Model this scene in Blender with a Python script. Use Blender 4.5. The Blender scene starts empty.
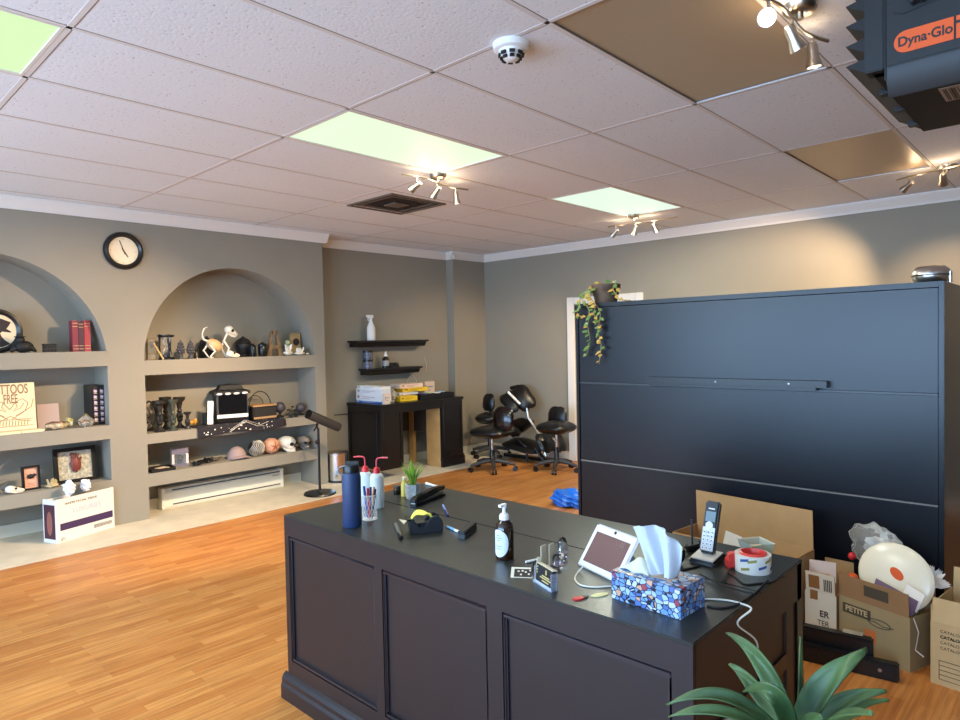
import bpy, bmesh, math, random
from mathutils import Vector, Matrix, Euler
random.seed(7)
PI = math.pi
COL = bpy.context.scene.collection
V = Vector

# ------------------------------------------------------------------ camera geometry (photo 960x720)
FPX = 659.05
CAM = V((0, 0, 1.5))
def cam_axes(y, p, r):
    F = V((math.sin(y)*math.cos(p), math.cos(y)*math.cos(p), math.sin(p)))
    rt = V((math.cos(y), -math.sin(y), 0)); up = rt.cross(F)
    rt2 = rt*math.cos(r) + up*math.sin(r)
    return rt2, rt2.cross(F), F
RT, UP, FW = cam_axes(-.7546, -.0288, -.0203)
def ray(x, y): return RT*((x-480)/FPX) - UP*((y-360)/FPX) + FW
def aX(x, y, X): d = ray(x, y); return CAM + d*(X/d.x)
def aY(x, y, Y): d = ray(x, y); return CAM + d*(Y/d.y)
def aZ(x, y, Z): d = ray(x, y); return CAM + d*((Z-1.5)/d.z)

# ------------------------------------------------------------------ materials
def lin(c): return tuple(((v/255)/12.92 if v/255 <= .04045 else (((v/255)+.055)/1.055)**2.4) for v in c)
MATS = {}
def mat(name, col, rough=.5, metal=0., noise=None, bump=None, trans=0., emit=None, coat=0., alpha=1., spec=None, col2=None, ior=None):
    if name in MATS: return MATS[name]
    m = bpy.data.materials.new(name); m.use_nodes = True
    nt = m.node_tree; b = nt.nodes['Principled BSDF']; L = nt.links
    c = lin(col)
    b.inputs['Base Color'].default_value = (*c, 1); b.inputs['Roughness'].default_value = rough
    b.inputs['Metallic'].default_value = metal
    if trans: b.inputs['Transmission Weight'].default_value = trans
    if ior: b.inputs['IOR'].default_value = ior
    if coat: b.inputs['Coat Weight'].default_value = coat
    if spec is not None: b.inputs['Specular IOR Level'].default_value = spec
    if alpha < 1: b.inputs['Alpha'].default_value = alpha
    if emit: b.inputs['Emission Color'].default_value = (*emit[0], 1); b.inputs['Emission Strength'].default_value = emit[1]
    if noise or bump:
        tc = nt.nodes.new('ShaderNodeTexCoord')
        n = nt.nodes.new('ShaderNodeTexNoise'); n.inputs['Scale'].default_value = (noise or bump)[0]; n.inputs['Detail'].default_value = 5
        L.new(tc.outputs['Object'], n.inputs['Vector'])
        if noise:
            r = nt.nodes.new('ShaderNodeValToRGB'); a = noise[1]
            r.color_ramp.elements[0].position = .3; r.color_ramp.elements[1].position = .7
            c2 = lin(col2) if col2 else None
            r.color_ramp.elements[0].color = (*[v*(1-a) for v in c], 1)
            r.color_ramp.elements[1].color = (*c2, 1) if c2 else (*[min(1, v*(1+a)) for v in c], 1)
            L.new(n.outputs['Fac'], r.inputs['Fac']); L.new(r.outputs['Color'], b.inputs['Base Color'])
        if bump:
            bp = nt.nodes.new('ShaderNodeBump'); bp.inputs['Strength'].default_value = bump[1]; bp.inputs['Distance'].default_value = .01
            n2 = n
            if noise and bump[0] != noise[0]:
                n2 = nt.nodes.new('ShaderNodeTexNoise'); n2.inputs['Scale'].default_value = bump[0]; L.new(tc.outputs['Object'], n2.inputs['Vector'])
            L.new(n2.outputs['Fac'], bp.inputs['Height']); L.new(bp.outputs['Normal'], b.inputs['Normal'])
    MATS[name] = m
    return m
def clear(name, tint=(255, 255, 255), a=.35, rough=.08):
    """thin clear plastic or glass: part see-through, part gloss"""
    if name in MATS: return MATS[name]
    m = bpy.data.materials.new(name); m.use_nodes = True; nt = m.node_tree; b = nt.nodes['Principled BSDF']
    b.inputs['Base Color'].default_value = (*lin(tint), 1); b.inputs['Roughness'].default_value = rough
    t = nt.nodes.new('ShaderNodeBsdfTransparent'); x = nt.nodes.new('ShaderNodeMixShader'); fr = nt.nodes.new('ShaderNodeFresnel')
    mp = nt.nodes.new('ShaderNodeMath'); mp.operation = 'MULTIPLY_ADD'; mp.inputs[1].default_value = 1.; mp.inputs[2].default_value = a; mp.use_clamp = True
    nt.links.new(fr.outputs[0], mp.inputs[0]); nt.links.new(mp.outputs[0], x.inputs[0])
    nt.links.new(t.outputs[0], x.inputs[1]); nt.links.new(b.outputs[0], x.inputs[2])
    nt.links.new(x.outputs[0], nt.nodes['Material Output'].inputs['Surface'])
    MATS[name] = m
    return m

# ------------------------------------------------------------------ mesh builder
class MB:
    def __init__(s): s.v = []; s.f = []; s.mi = []; s.k = 0
    def add(s, vs, fs, M=None):
        b = len(s.v)
        for p in vs: s.v.append(tuple(M @ V(p)) if M else tuple(p))
        for q in fs: s.f.append([i+b for i in q]); s.mi.append(s.k)
        return s
    def box(s, x0, x1, y0, y1, z0, z1, M=None):
        vs = [(x, y, z) for x in (x0, x1) for y in (y0, y1) for z in (z0, z1)]
        return s.add(vs, [(0,1,3,2),(4,6,7,5),(0,4,5,1),(2,3,7,6),(0,2,6,4),(1,5,7,3)], M)
    def cbox(s, c, d, M=None): return s.box(c[0]-d[0]/2, c[0]+d[0]/2, c[1]-d[1]/2, c[1]+d[1]/2, c[2]-d[2]/2, c[2]+d[2]/2, M)
    def bar(s, p0, p1, w, t, upv=(0,0,1)):
        p0, p1 = V(p0), V(p1); d = (p1-p0); l = d.length; d.normalize()
        u = V(upv)
        if abs(d.dot(u)) > .98: u = V((1,0,0))
        sd = d.cross(u).normalized(); u = sd.cross(d)
        M = Matrix((( d.x,sd.x,u.x,p0.x),(d.y,sd.y,u.y,p0.y),(d.z,sd.z,u.z,p0.z),(0,0,0,1)))
        return s.box(0, l, -w/2, w/2, -t/2, t/2, M)
    def tube(s, pts, r, n=8, caps=True, M=None, flat=1.):
        pts = [V(p) for p in pts]; N = len(pts)
        rs = r if isinstance(r, (list, tuple)) else [r]*N
        vs = []; up = None
        for i, p in enumerate(pts):
            t = (pts[min(i+1, N-1)]-pts[max(i-1, 0)]).normalized()
            if up is None:
                a = V((0,0,1)) if abs(t.z) < .9 else V((1,0,0)); up = t.cross(a).normalized()
            else:
                up = (up - t*up.dot(t));
                up = up.normalized() if up.length > 1e-6 else t.orthogonal().normalized()
            w = t.cross(up)
            for k in range(n):
                a = 2*PI*k/n; vs.append(p + up*(math.cos(a)*rs[i]) + w*(math.sin(a)*rs[i]*flat))
        fs = [(i*n+k, i*n+(k+1)%n, (i+1)*n+(k+1)%n, (i+1)*n+k) for i in range(N-1) for k in range(n)]
        if caps: fs += [tuple(range(n))[::-1], tuple((N-1)*n+k for k in range(n))]
        return s.add(vs, fs, M)
    def cyl(s, p0, p1, r0, r1=None, n=20, M=None): return s.tube([p0, p1], [r0, r0 if r1 is None else r1], n, True, M)
    def lathe(s, prof, n=24, c=(0,0,0), M=None, caps=True, sx=1., sy=1.):
        vs = [(c[0]+r*math.cos(2*PI*k/n)*sx, c[1]+r*math.sin(2*PI*k/n)*sy, c[2]+z) for r, z in prof for k in range(n)]
        N = len(prof)
        fs = [(i*n+k, i*n+(k+1)%n, (i+1)*n+(k+1)%n, (i+1)*n+k) for i in range(N-1) for k in range(n)]
        if caps: fs += [tuple(range(n))[::-1], tuple((N-1)*n+k for k in range(n))]
        return s.add(vs, fs, M)
    def sph(s, c, r, n=16, m=10, M=None, fn=None):
        if not isinstance(r, (tuple, list)): r = (r, r, r)
        vs = []; fs = []
        for i in range(m+1):
            th = PI*i/m
            for k in range(n):
                ph = 2*PI*k/n
                d = V((math.sin(th)*math.cos(ph), math.sin(th)*math.sin(ph), math.cos(th)))
                q = fn(d) if fn else 1.
                vs.append((c[0]+d.x*r[0]*q, c[1]+d.y*r[1]*q, c[2]+d.z*r[2]*q))
        for i in range(m):
            for k in range(n): fs.append((i*n+k, (i+1)*n+k, (i+1)*n+(k+1)%n, i*n+(k+1)%n))
        return s.add(vs, fs, M)
    def prism(s, pts, y0, y1, M=None):
        """outline in (x, z), extruded along y"""
        n = len(pts)
        vs = [(x, y0, z) for x, z in pts] + [(x, y1, z) for x, z in pts]
        return s.add(vs, [tuple(range(n)), tuple(range(n, 2*n))[::-1]] + [(i, i+n, (i+1)%n+n, (i+1)%n) for i in range(n)], M)
    def grid(s, fn, nu, nv, M=None):
        vs = [fn(i/nu, j/nv) for i in range(nu+1) for j in range(nv+1)]
        return s.add(vs, [(i*(nv+1)+j, (i+1)*(nv+1)+j, (i+1)*(nv+1)+j+1, i*(nv+1)+j+1) for i in range(nu) for j in range(nv)], M)
    def build(s, name, m, parent=None, smooth=False, bevel=0, subd=0, loc=None, rot=None, solid=0, seg=2, label=None):
        me = bpy.data.meshes.new(name)
        me.from_pydata(s.v, [], s.f); 
        ms = m if isinstance(m, (list, tuple)) else [m]
        for q in ms: me.materials.append(q)
        if len(ms) > 1:
            for p, i in zip(me.polygons, s.mi): p.material_index = i
        bm = bmesh.new(); bm.from_mesh(me)
        bmesh.ops.remove_doubles(bm, verts=bm.verts, dist=1e-6)
        bmesh.ops.recalc_face_normals(bm, faces=bm.faces)
        if bevel:
            es = [e for e in bm.edges if len(e.link_faces) == 2 and e.calc_face_angle(0) > .6]
            bmesh.ops.bevel(bm, geom=es, offset=bevel, segments=seg, affect='EDGES', clamp_overlap=True)
        bm.to_mesh(me); bm.free()
        if smooth or bevel:
            me.polygons.foreach_set('use_smooth', [True]*len(me.polygons)); me.set_sharp_from_angle(angle=.7)
        o = bpy.data.objects.new(name, me); COL.objects.link(o)
        if parent: o.parent = parent
        if loc: o.location = loc
        if rot: o.rotation_euler = rot
        if solid:
            q = o.modifiers.new('thick', 'SOLIDIFY'); q.thickness = solid; q.offset = 0
        if subd:
            q = o.modifiers.new('smooth', 'SUBSURF'); q.levels = subd; q.render_levels = subd
        if label: o['label'] = label
        return o

def thing(name, label, cat, loc=(0,0,0), rz=0, group=None):
    o = bpy.data.objects.new(name, None); COL.objects.link(o)
    o.location = loc; o.rotation_euler = (0, 0, rz)
    o['label'] = label; o['category'] = cat
    if group: o['group'] = group
    return o
def tag(o, label, cat, group=None):
    o['label'] = label; o['category'] = cat
    if group: o['group'] = group
    return o
def struct(o): o['kind'] = 'structure'; return o
def dup(root, loc, rz, label, group=None):
    r = root.copy(); COL.objects.link(r); r.location = loc; r.rotation_euler = (0, 0, rz)
    r['label'] = label
    if group: r['group'] = group
    for ch in list(root.children):
        c = ch.copy(); COL.objects.link(c); c.parent = r
        for g in ch.children:
            d = g.copy(); COL.objects.link(d); d.parent = c
    return r
def text(body, size, m, parent, loc, rot, name='lettering', ext=.0004, align='CENTER', sx=1., bold=0., space=1.):
    cu = bpy.data.curves.new('txt', 'FONT'); cu.body = body; cu.size = size; cu.extrude = ext; cu.offset = bold
    cu.align_x = align; cu.align_y = 'CENTER'; cu.space_character = space; cu.space_line = .85
    t = bpy.data.objects.new('txt', cu); COL.objects.link(t)
    me = bpy.data.meshes.new_from_object(t.evaluated_get(bpy.context.evaluated_depsgraph_get()))
    bpy.data.objects.remove(t); bpy.data.curves.remove(cu)
    me.name = name; me.materials.clear(); me.materials.append(m)
    o = bpy.data.objects.new(name, me); COL.objects.link(o); o.parent = parent; o.location = loc; o.rotation_euler = rot; o.scale = (sx, 1, 1)
    return o
FRONT = (PI/2, 0, 0)     # lettering that faces local -y
def arc(cx, cz, rx, rz, a0, a1, n): return [(cx+rx*math.cos(a0+(a1-a0)*i/n), cz+rz*math.sin(a0+(a1-a0)*i/n)) for i in range(n+1)]
def bez(p0, p1, p2, p3, n=12):
    p0, p1, p2, p3 = map(V, (p0, p1, p2, p3)); o = []
    for i in range(n+1):
        t = i/n; u = 1-t; o.append(p0*u**3 + p1*3*u*u*t + p2*3*u*t*t + p3*t**3)
    return o
def spline(pts, k=6):
    P = [V(p) for p in pts]; P = [P[0]*2-P[1]] + P + [P[-1]*2-P[-2]]; o = []
    for i in range(1, len(P)-2):
        a, b, c, d = P[i-1:i+3]
        for j in range(k):
            t = j/k; o.append(.5*((2*b)+(c-a)*t+(2*a-5*b+4*c-d)*t*t+(3*b-a-3*c+d)*t**3))
    o.append(P[-2]); return o

# ------------------------------------------------------------------ shared materials
WALL = mat('taupe wall paint', (143, 137, 124), .75, noise=(3, .02), bump=(60, .06))
TRIMW = mat('white trim paint', (226, 222, 216), .45)
BLK = mat('black satin', (17, 16, 18), .33)
BLKM = mat('black matte', (15, 15, 17), .65)
BLKW = mat('black painted wood', (21, 19, 20), .32, noise=(8, .12))
CHROME = mat('chrome', (215, 215, 215), .14, 1.)
NICKEL = mat('brushed nickel', (190, 182, 170), .3, 1.)
WHITE = mat('white plastic', (232, 232, 230), .4)
PAPER = mat('white paper', (236, 234, 228), .7)
BONE = mat('bone white', (228, 220, 204), .55, noise=(30, .06))
KRAFT = mat('brown cardboard', (186, 150, 104), .8, noise=(14, .05))
KRAFT2 = mat('pale brown cardboard', (196, 168, 122), .8, noise=(14, .05))
INK = mat('black ink', (30, 28, 28), .6)
GLASSM = clear('clear glass', a=.03)
RED = mat('red plastic', (206, 40, 44), .4)
LEATH = mat('black leather', (15, 15, 16), .32, bump=(160, .12))
DPLAS = mat('dark grey plastic', (52, 52, 55), .45)

# ================================================================== SETTING
CEIL = 2.67; WX = -6.02; AX_ = -6.28; BY = 6.66; NB = -6.36
# ---- wood floor
def wood_floor():
    m = bpy.data.materials.new('oak strip floor'); m.use_nodes = True; nt = m.node_tree; N = nt.nodes; L = nt.links; b = N['Principled BSDF']
    tc = N.new('ShaderNodeTexCoord'); mp = N.new('ShaderNodeMapping'); mp.inputs['Rotation'].default_value = (0, 0, PI/2)
    L.new(tc.outputs['Object'], mp.inputs['Vector'])
    br = N.new('ShaderNodeTexBrick'); br.inputs['Scale'].default_value = 1; br.inputs['Brick Width'].default_value = .42; br.inputs['Row Height'].default_value = .052
    br.inputs['Mortar Size'].default_value = .0008; br.inputs['Mortar Smooth'].default_value = .3; br.offset = .37; br.inputs['Bias'].default_value = 0.
    br.inputs['Color1'].default_value = (*lin((199, 137, 74)), 1); br.inputs['Color2'].default_value = (*lin((176, 110, 52)), 1); br.inputs['Mortar'].default_value = (*lin((166, 104, 52)), 1)
    L.new(mp.outputs[0], br.inputs['Vector'])
    st = N.new('ShaderNodeMapping'); st.inputs['Scale'].default_value = (1.6, 26, 1); L.new(mp.outputs[0], st.inputs['Vector'])
    n = N.new('ShaderNodeTexNoise'); n.inputs['Scale'].default_value = 2.2; n.inputs['Detail'].default_value = 6; L.new(st.outputs[0], n.inputs['Vector'])
    r = N.new('ShaderNodeValToRGB'); r.color_ramp.elements[0].position = .34; r.color_ramp.elements[0].color = (.72, .66, .6, 1); r.color_ramp.elements[1].position = .66; r.color_ramp.elements[1].color = (1.08, 1.08, 1.06, 1)
    L.new(n.outputs['Fac'], r.inputs['Fac'])
    mx = N.new('ShaderNodeMix'); mx.data_type = 'RGBA'; mx.blend_type = 'MULTIPLY'; mx.inputs[0].default_value = 1
    L.new(br.outputs['Color'], mx.inputs[6]); L.new(r.outputs['Color'], mx.inputs[7]); L.new(mx.outputs[2], b.inputs['Base Color'])
    b.inputs['Roughness'].default_value = .36
    return m
struct(MB().box(-6.9, 3.0, -3.2, BY+.3, -.1, 0).build('floor', wood_floor()))
def tile_mat():
    m = mat('pale stone tile', (203, 192, 170), .55, noise=(5, .10), bump=(40, .05)); return m
struct(MB().box(-6.55, -5.46, -3.1, BY, 0, .011).build('trim_1', tile_mat(), bevel=.004))

# ---- ceiling with lay-in tiles
def ceil_mat():
    m = bpy.data.materials.new('speckled ceiling tile'); m.use_nodes = True; nt = m.node_tree; N = nt.nodes; L = nt.links; b = N['Principled BSDF']
    tc = N.new('ShaderNodeTexCoord')
    n = N.new('ShaderNodeTexNoise'); n.inputs['Scale'].default_value = 70; n.inputs['Detail'].default_value = 3; L.new(tc.outputs['Object'], n.inputs['Vector'])
    r = N.new('ShaderNodeValToRGB'); e = r.color_ramp.elements; e[0].position = .27; e[0].color = (*lin((170, 164, 160)), 1); e[1].position = .36; e[1].color = (*lin((230, 235, 243)), 1)
    L.new(n.outputs['Fac'], r.inputs['Fac'])
    g = N.new('ShaderNodeTexNoise'); g.inputs['Scale'].default_value = 1.1; L.new(tc.outputs['Object'], g.inputs['Vector'])
    r2 = N.new('ShaderNodeValToRGB'); r2.color_ramp.elements[0].color = (.93, .92, .91, 1); r2.color_ramp.elements[1].color = (1, 1, 1, 1); L.new(g.outputs['Fac'], r2.inputs['Fac'])
    mx = N.new('ShaderNodeMix'); mx.data_type = 'RGBA'; mx.blend_type = 'MULTIPLY'; mx.inputs[0].default_value = 1
    L.new(r.outputs['Color'], mx.inputs[6]); L.new(r2.outputs['Color'], mx.inputs[7]); L.new(mx.outputs[2], b.inputs['Base Color'])
    bp = N.new('ShaderNodeBump'); bp.inputs['Strength'].default_value = .25; bp.inputs['Distance'].default_value = .005; L.new(n.outputs['Fac'], bp.inputs['Height']); L.new(bp.outputs['Normal'], b.inputs['Normal'])
    b.inputs['Roughness'].default_value = .9
    return m
GX = lambda m_: -2.735+.622*m_
GY = lambda k: 1.985+1.22*k
# openings in the ceiling: (m, k) tiles that hold lights, panels
HOLES = {(-1, 0), (-1, 2), (-1, -2), (2, 0), (2, 2)}
cb = MB()
for m_ in range(-7, 10):
    for k in range(-5, 5):
        x0, x1, y0, y1 = GX(m_), GX(m_+1), GY(k), GY(k+1)
        if (m_, k) in HOLES: continue
        x0 = max(x0, -6.9); y1 = min(y1, BY+.3)
        cb.box(x0, x1, y0, y1, CEIL, CEIL+.03)
struct(cb.build('ceiling', ceil_mat()))
struct(MB().box(-6.9, 3.1, -4.2, 7.2, CEIL+.16, CEIL+.2).build('ceiling_slab', BLKM))
GRID = mat('ceiling grid metal', (216, 212, 210), .85)
GAP = mat('ceiling joint', (140, 133, 128), .8)
gb = MB(); sb = MB()
for m_ in range(-6, 10):
    gb.box(GX(m_)-.010, GX(m_)+.010, -3.1, BY, CEIL-.0012, CEIL+.001); sb.box(GX(m_)+.010, GX(m_)+.0145, -3.1, BY, CEIL-.0008, CEIL+.001)
for k in range(-4, 4):
    gb.box(-6.25, 3.0, GY(k)-.010, GY(k)+.010, CEIL-.0012, CEIL+.001); sb.box(-6.25, 3.0, GY(k)+.010, GY(k)+.0145, CEIL-.0008, CEIL+.001)
struct(gb.build('trim_2', GRID)); struct(sb.build('trim_3', GAP))

# ---- left wall with two arched niches
NICHES = [  # y0, y1, shelf (bottom, top) pairs, the last carries the arch
    (.173, 1.873, [(.297, .40), (.745, .86), (1.355, 1.48)]),
    (2.165, 3.865, [(.289, .40), (.662, .75), (1.262, 1.39)])]
wb = MB(); YE = 3.99; Y0 = -3.1
def quad(a, b, c, d): wb.add([a, b, c, d], [(0, 1, 2, 3)])
def front(y0, y1, z0, z1): quad((WX, y0, z0), (WX, y1, z0), (WX, y1, z1), (WX, y0, z1))
front(Y0, .173, 0, CEIL); front(1.873, 2.165, 0, CEIL); front(3.865, YE, 0, CEIL)
quad((WX, YE, 0), (NB-.1, YE, 0), (NB-.1, YE, CEIL), (WX, YE, CEIL))
for y0, y1, sh in NICHES:
    yc, R_ = (y0+y1)/2, (y1-y0)/2; zs = 1.39; n = 72
    pts = [(yc-R_*math.cos(PI*i/n), zs+R_*math.sin(PI*i/n)) for i in range(n+1)]
    for (a, za), (b, zb) in zip(pts, pts[1:]):
        quad((WX, a, za), (WX, b, zb), (WX, b, CEIL), (WX, a, CEIL))
        wb.add([(WX, a, za), (WX, b, zb), (NB, b, zb), (NB, a, za)], [(0, 1, 2, 3)])
    for y in (y0, y1): quad((WX, y, 0), (NB, y, 0), (NB, y, zs), (WX, y, zs))
    quad((NB, y0, 0), (NB, y1, 0), (NB, y1, CEIL), (NB, y0, CEIL))
    for zb, zt in sh: wb.box(NB, WX, y0, y1, zb, zt)
wall_left = wb.build('wall_left', WALL); struct(wall_left)
# ---- alcove wall, pilaster, back wall, the walls behind the camera
struct(MB().box(AX_-.1, AX_, YE-.11, BY+.1, 0, CEIL).build('wall_alcove', WALL))
struct(MB().box(AX_, -6.15, 6.06, BY+.05, 0, CEIL).build('wall_pilaster', WALL))
DX0, DX1, DZ = -4.66, -3.82, 1.92
bw = MB()
bw.box(-6.5, DX0, BY, BY+.12, 0, CEIL); bw.box(DX1, 3.1, BY, BY+.12, 0, CEIL); bw.box(DX0, DX1, BY, BY+.12, DZ, CEIL)
struct(bw.build('wall_back', WALL))
struct(MB().box(2.9, 3.02, -3.3, BY+.1, 0, CEIL).build('wall_right', WALL))
fw = MB()   # shop front behind the camera: low sill, piers, lintel; the windows are open to the sky
WIN = [(-5.6, -3.3), (-3.1, -.8), (-.6, 1.7)]
fw.box(-6.9, 3.0, -3.2, -3.08, 0, .5); fw.box(-6.9, 3.0, -3.2, -3.08, 2.4, CEIL+.1)
for a, b in ((-6.9, -5.6), (-3.3, -3.1), (-.8, -.6), (1.7, 3.0)): fw.box(a, b, -3.2, -3.08, .5, 2.4)
struct(fw.build('wall_front', WALL))
for i, (a, b) in enumerate(WIN):
    w = MB()
    for q in ((a, a+.05, .5, 2.4), (b-.05, b, .5, 2.4), (a+.05, b-.05, .5, .55), (a+.05, b-.05, 2.35, 2.4)): w.box(q[0], q[1], -3.17, -3.1, q[2], q[3])
    struct(w.build(f'window_{i+1}', TRIMW))
# ---- mouldings
def crown(name, p0, p1, nrm):
    """small cove running from p0 to p1, standing off the wall along nrm"""
    m = MB(); d = V(p1)-V(p0); prof = [(0, -.095), (.012, -.095), (.018, -.075), (.05, -.028), (.058, -.012), (.058, 0), (0, 0)]
    vs = []
    for p in (p0, p1):
        for o, z in prof: vs.append((p[0]+nrm[0]*o, p[1]+nrm[1]*o, CEIL-.002+z))
    k = len(prof)
    m.add(vs, [(i, (i+1)%k, k+(i+1)%k, k+i) for i in range(k)] + [tuple(range(k)), tuple(range(k, 2*k))[::-1]])
    return struct(m.build(name, TRIMW))
crown('trim_4', (WX, Y0, 0), (WX, YE+.055, 0), (1, 0))
crown('trim_5', (AX_, YE, 0), (AX_, 6.06, 0), (1, 0))
crown('trim_6', (-6.15, 6.0, 0), (-6.15, BY, 0), (1, 0))
crown('trim_8', (AX_, 6.06, 0), (-6.1, 6.06, 0), (0, -1))
crown('trim_7', (-6.15, BY, 0), (3, BY, 0), (0, -1))
BASEC = mat('cream baseboard paint', (206, 198, 180), .5)
def base(name, x0, x1, y0, y1): return struct(MB().box(x0, x1, y0, y1, .0, .11).build(name, BASEC, bevel=.004))
base('baseboard_alcove', AX_, AX_+.016, YE, 6.06); base('baseboard_pilaster', -6.15, -6.134, 6.05, BY)
base('baseboard_back', -6.134, DX0-.1, BY-.016, BY); base('baseboard_right', DX1+.1, 2.9, BY-.016, BY)
for i, (y0, y1, sh) in enumerate(NICHES): base(['baseboard_niche_left', 'baseboard_niche_right'][i], NB, NB+.018, y0+.002, y1-.002)
# ---- door in the back wall, mostly behind the tall cabinet
dr = thing('door_1', 'white framed doorway', 'door'); del dr['label'], dr['category']; struct(dr)
struct(MB().box(DX0-.105, DX0, BY-.025, BY+.12, 0, DZ+.09).box(DX1, DX1+.09, BY-.025, BY+.12, 0, DZ+.09).box(DX0, DX1, BY-.025, BY+.12, DZ, DZ+.09).build('door_casing', TRIMW, dr, bevel=.006))
struct(MB().box(DX0, DX1, BY+.05, BY+.09, 0, DZ).build('door_leaf', mat('grey door paint', (150, 152, 156), .5), dr))
# ================================================================== CEILING THINGS
DIFF = mat('lit diffuser', (120, 130, 115), .6, emit=((.82, 1.0, .74), .385))
def lit(name, c, s): return mat(name, (120, 130, 115), .6, emit=(c, s))
def troffer(m_, k, label, dm=None):
    x0, x1, y0, y1 = GX(m_)+.011, GX(m_+1)-.011, GY(k)+.011, GY(k+1)-.011
    t = thing('ceiling_light', label, 'ceiling light', ((x0+x1)/2, (y0+y1)/2, CEIL), 0, 'ceiling light panels')
    w, d = (x1-x0)/2, (y1-y0)/2; f = MB()
    for a, b, c, e in ((-w, w, -d, -d+.012), (-w, w, d-.012, d), (-w, -w+.012, -d+.012, d-.012), (w-.012, w, -d+.012, d-.012)): f.box(a, b, c, e, -.002, .05)
    f.build('frame', TRIMW, t)
    MB().box(-w+.012, w-.012, -d+.012, d-.012, .004, .012).build('diffuser', dm or DIFF, t)
    l = bpy.data.lights.new('panel_light', 'AREA'); l.shape = 'RECTANGLE'; l.size = 2*w-.04; l.size_y = 2*d-.04; l.energy = 18; l.color = (.94, 1., .84)
    lo = bpy.data.objects.new('panel_light', l); COL.objects.link(lo); lo.location = ((x0+x1)/2, (y0+y1)/2, CEIL-.004)
troffer(-1, 0, 'long glowing ceiling light panel, largest one, near the middle of the ceiling', lit('lit diffuser pale green', (.78, 1.0, .70), .385))
troffer(-1, 2, 'glowing ceiling light panel near the back wall', lit('lit diffuser mint', (.80, 1.0, .84), .37))
troffer(-1, -2, 'glowing ceiling light panel cut off at the upper left corner', lit('lit diffuser lime', (.64, 1.0, .44), .36))
def tan_panel(k, label):
    x0, x1, y0, y1 = GX(2)+.011, GX(3)-.011, GY(k)+.011, GY(k+1)-.011
    m = mat('tan metal panel', (178, 160, 134), .4, .2)
    tag(MB().box(x0, x1, y0, y1, CEIL+.006, CEIL+.02).build('ceiling_panel', m), label, 'ceiling panel', 'tan ceiling panels')
tan_panel(0, 'large shiny tan metal ceiling panel behind the lit spotlight')
tan_panel(2, 'smaller looking tan ceiling panel above the far end of tall black cabinet')

BULB = mat('lit halogen bulb', (255, 220, 170), .4, emit=((1., .72, .40), 30))
BULBDIM = mat('spot lens', (255, 240, 225), .25, emit=((1., .85, .68), 1.6))
def spot_lamp(pos, aim, energy, size=1.25):
    l = bpy.data.lights.new('spot_beam', 'SPOT'); l.energy = energy; l.color = (1., .70, .42); l.spot_size = size; l.spot_blend = .7; l.shadow_soft_size = .03
    o = bpy.data.objects.new('spot_beam', l); COL.objects.link(o); o.location = pos
    o.rotation_euler = (V(aim)-V(pos)).to_track_quat('-Z', 'Y').to_euler()
def spot_bar(loc, ends, heads, label, bend=.03, lit=BULBDIM):
    """loc: canopy on the ceiling; ends: rail end offsets; heads: (offset along rail 0..1, aim dir, energy)"""
    t = thing('spotlight_bar', label, 'spotlight', loc, 0, 'ceiling spotlight bars')
    MB().lathe([(.0, -.03), (.045, -.03), (.055, -.022), (.06, 0)], 24).build('canopy', NICKEL, t, smooth=True)
    a, b = V(ends[0]), V(ends[1]); sd = (b-a).cross(V((0, 0, 1))).normalized()
    rail = [a.lerp(b, i/14) + sd*(bend*math.sin(2*PI*i/14)) for i in range(15)]
    MB().tube([V((p.x, p.y, -.045)) for p in rail], .0075, 8).build('rail', NICKEL, t, smooth=True)
    MB().cyl((0, 0, -.03), (0, 0, -.05), .012).build('stem', NICKEL, t, smooth=True)
    for hi, (s, aim, en) in enumerate(heads):
        i = s*14; p = a.lerp(b, s) + sd*(bend*math.sin(2*PI*s)); p = V((p.x, p.y, -.045)); d = V(aim).normalized()
        j = p + V((0, 0, -.06))
        h = MB().tube([p, j], .006, 8)
        q0 = j - d*.035; R = d.to_track_quat('Z', 'Y').to_matrix().to_4x4(); R.translation = q0
        h.lathe([(0, 0), (.015, .001), (.019, .015), (.02, .055), (.027, .075), (.03, .092), (.026, .092), (.02, .07)], 18, M=R, caps=False)
        ho = h.build('spot_head', NICKEL, t, smooth=True)
        bb = MB().lathe([(0, .074), (.0245, .076), (.0255, .088), (0, .093)], 16, M=R)
        bb.build('bulb', BULBDIM if lit is BULB and hi else lit, ho, smooth=True)
        if en:
            spot_lamp(V(loc)+q0+d*.12, V(loc)+q0+d, en)
            l = bpy.data.lights.new('lamp_spill', 'POINT'); l.energy = .22+en*.0035; l.specular_factor = 0.; l.color = (1., .70, .42); l.shadow_soft_size = .03
            lo = bpy.data.objects.new('lamp_spill', l); COL.objects.link(lo); lo.location = V(loc)+q0-d*.03+V((0, 0, -.03))
def px_ends(c, e0, e1): return tuple(aZ(*e, 2.625)-V((c.x, c.y, 2.625)) for e in (e0, e1))
c = aZ(438, 176, 2.66); spot_bar((c.x, c.y, CEIL), px_ends(c, (402, 174), (468, 189.5)), [(.17, (-1, -.55, -.75), 130), (.50, (-.9, -.2, -1), 110), (.84, (.0, .12, -1), 25)], 'brushed spotlight bar with three spots beside the largest light panel')
c = aZ(634, 216, 2.66); spot_bar((c.x, c.y, CEIL), px_ends(c, (608, 227), (677, 217)), [(.13, (-1, .1, -.8), 50), (.42, (-.4, .2, -1), 18), (.68, (.25, .4, -1), 8)], 'brushed spotlight bar with three spots near the back wall light panel', .015)
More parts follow.
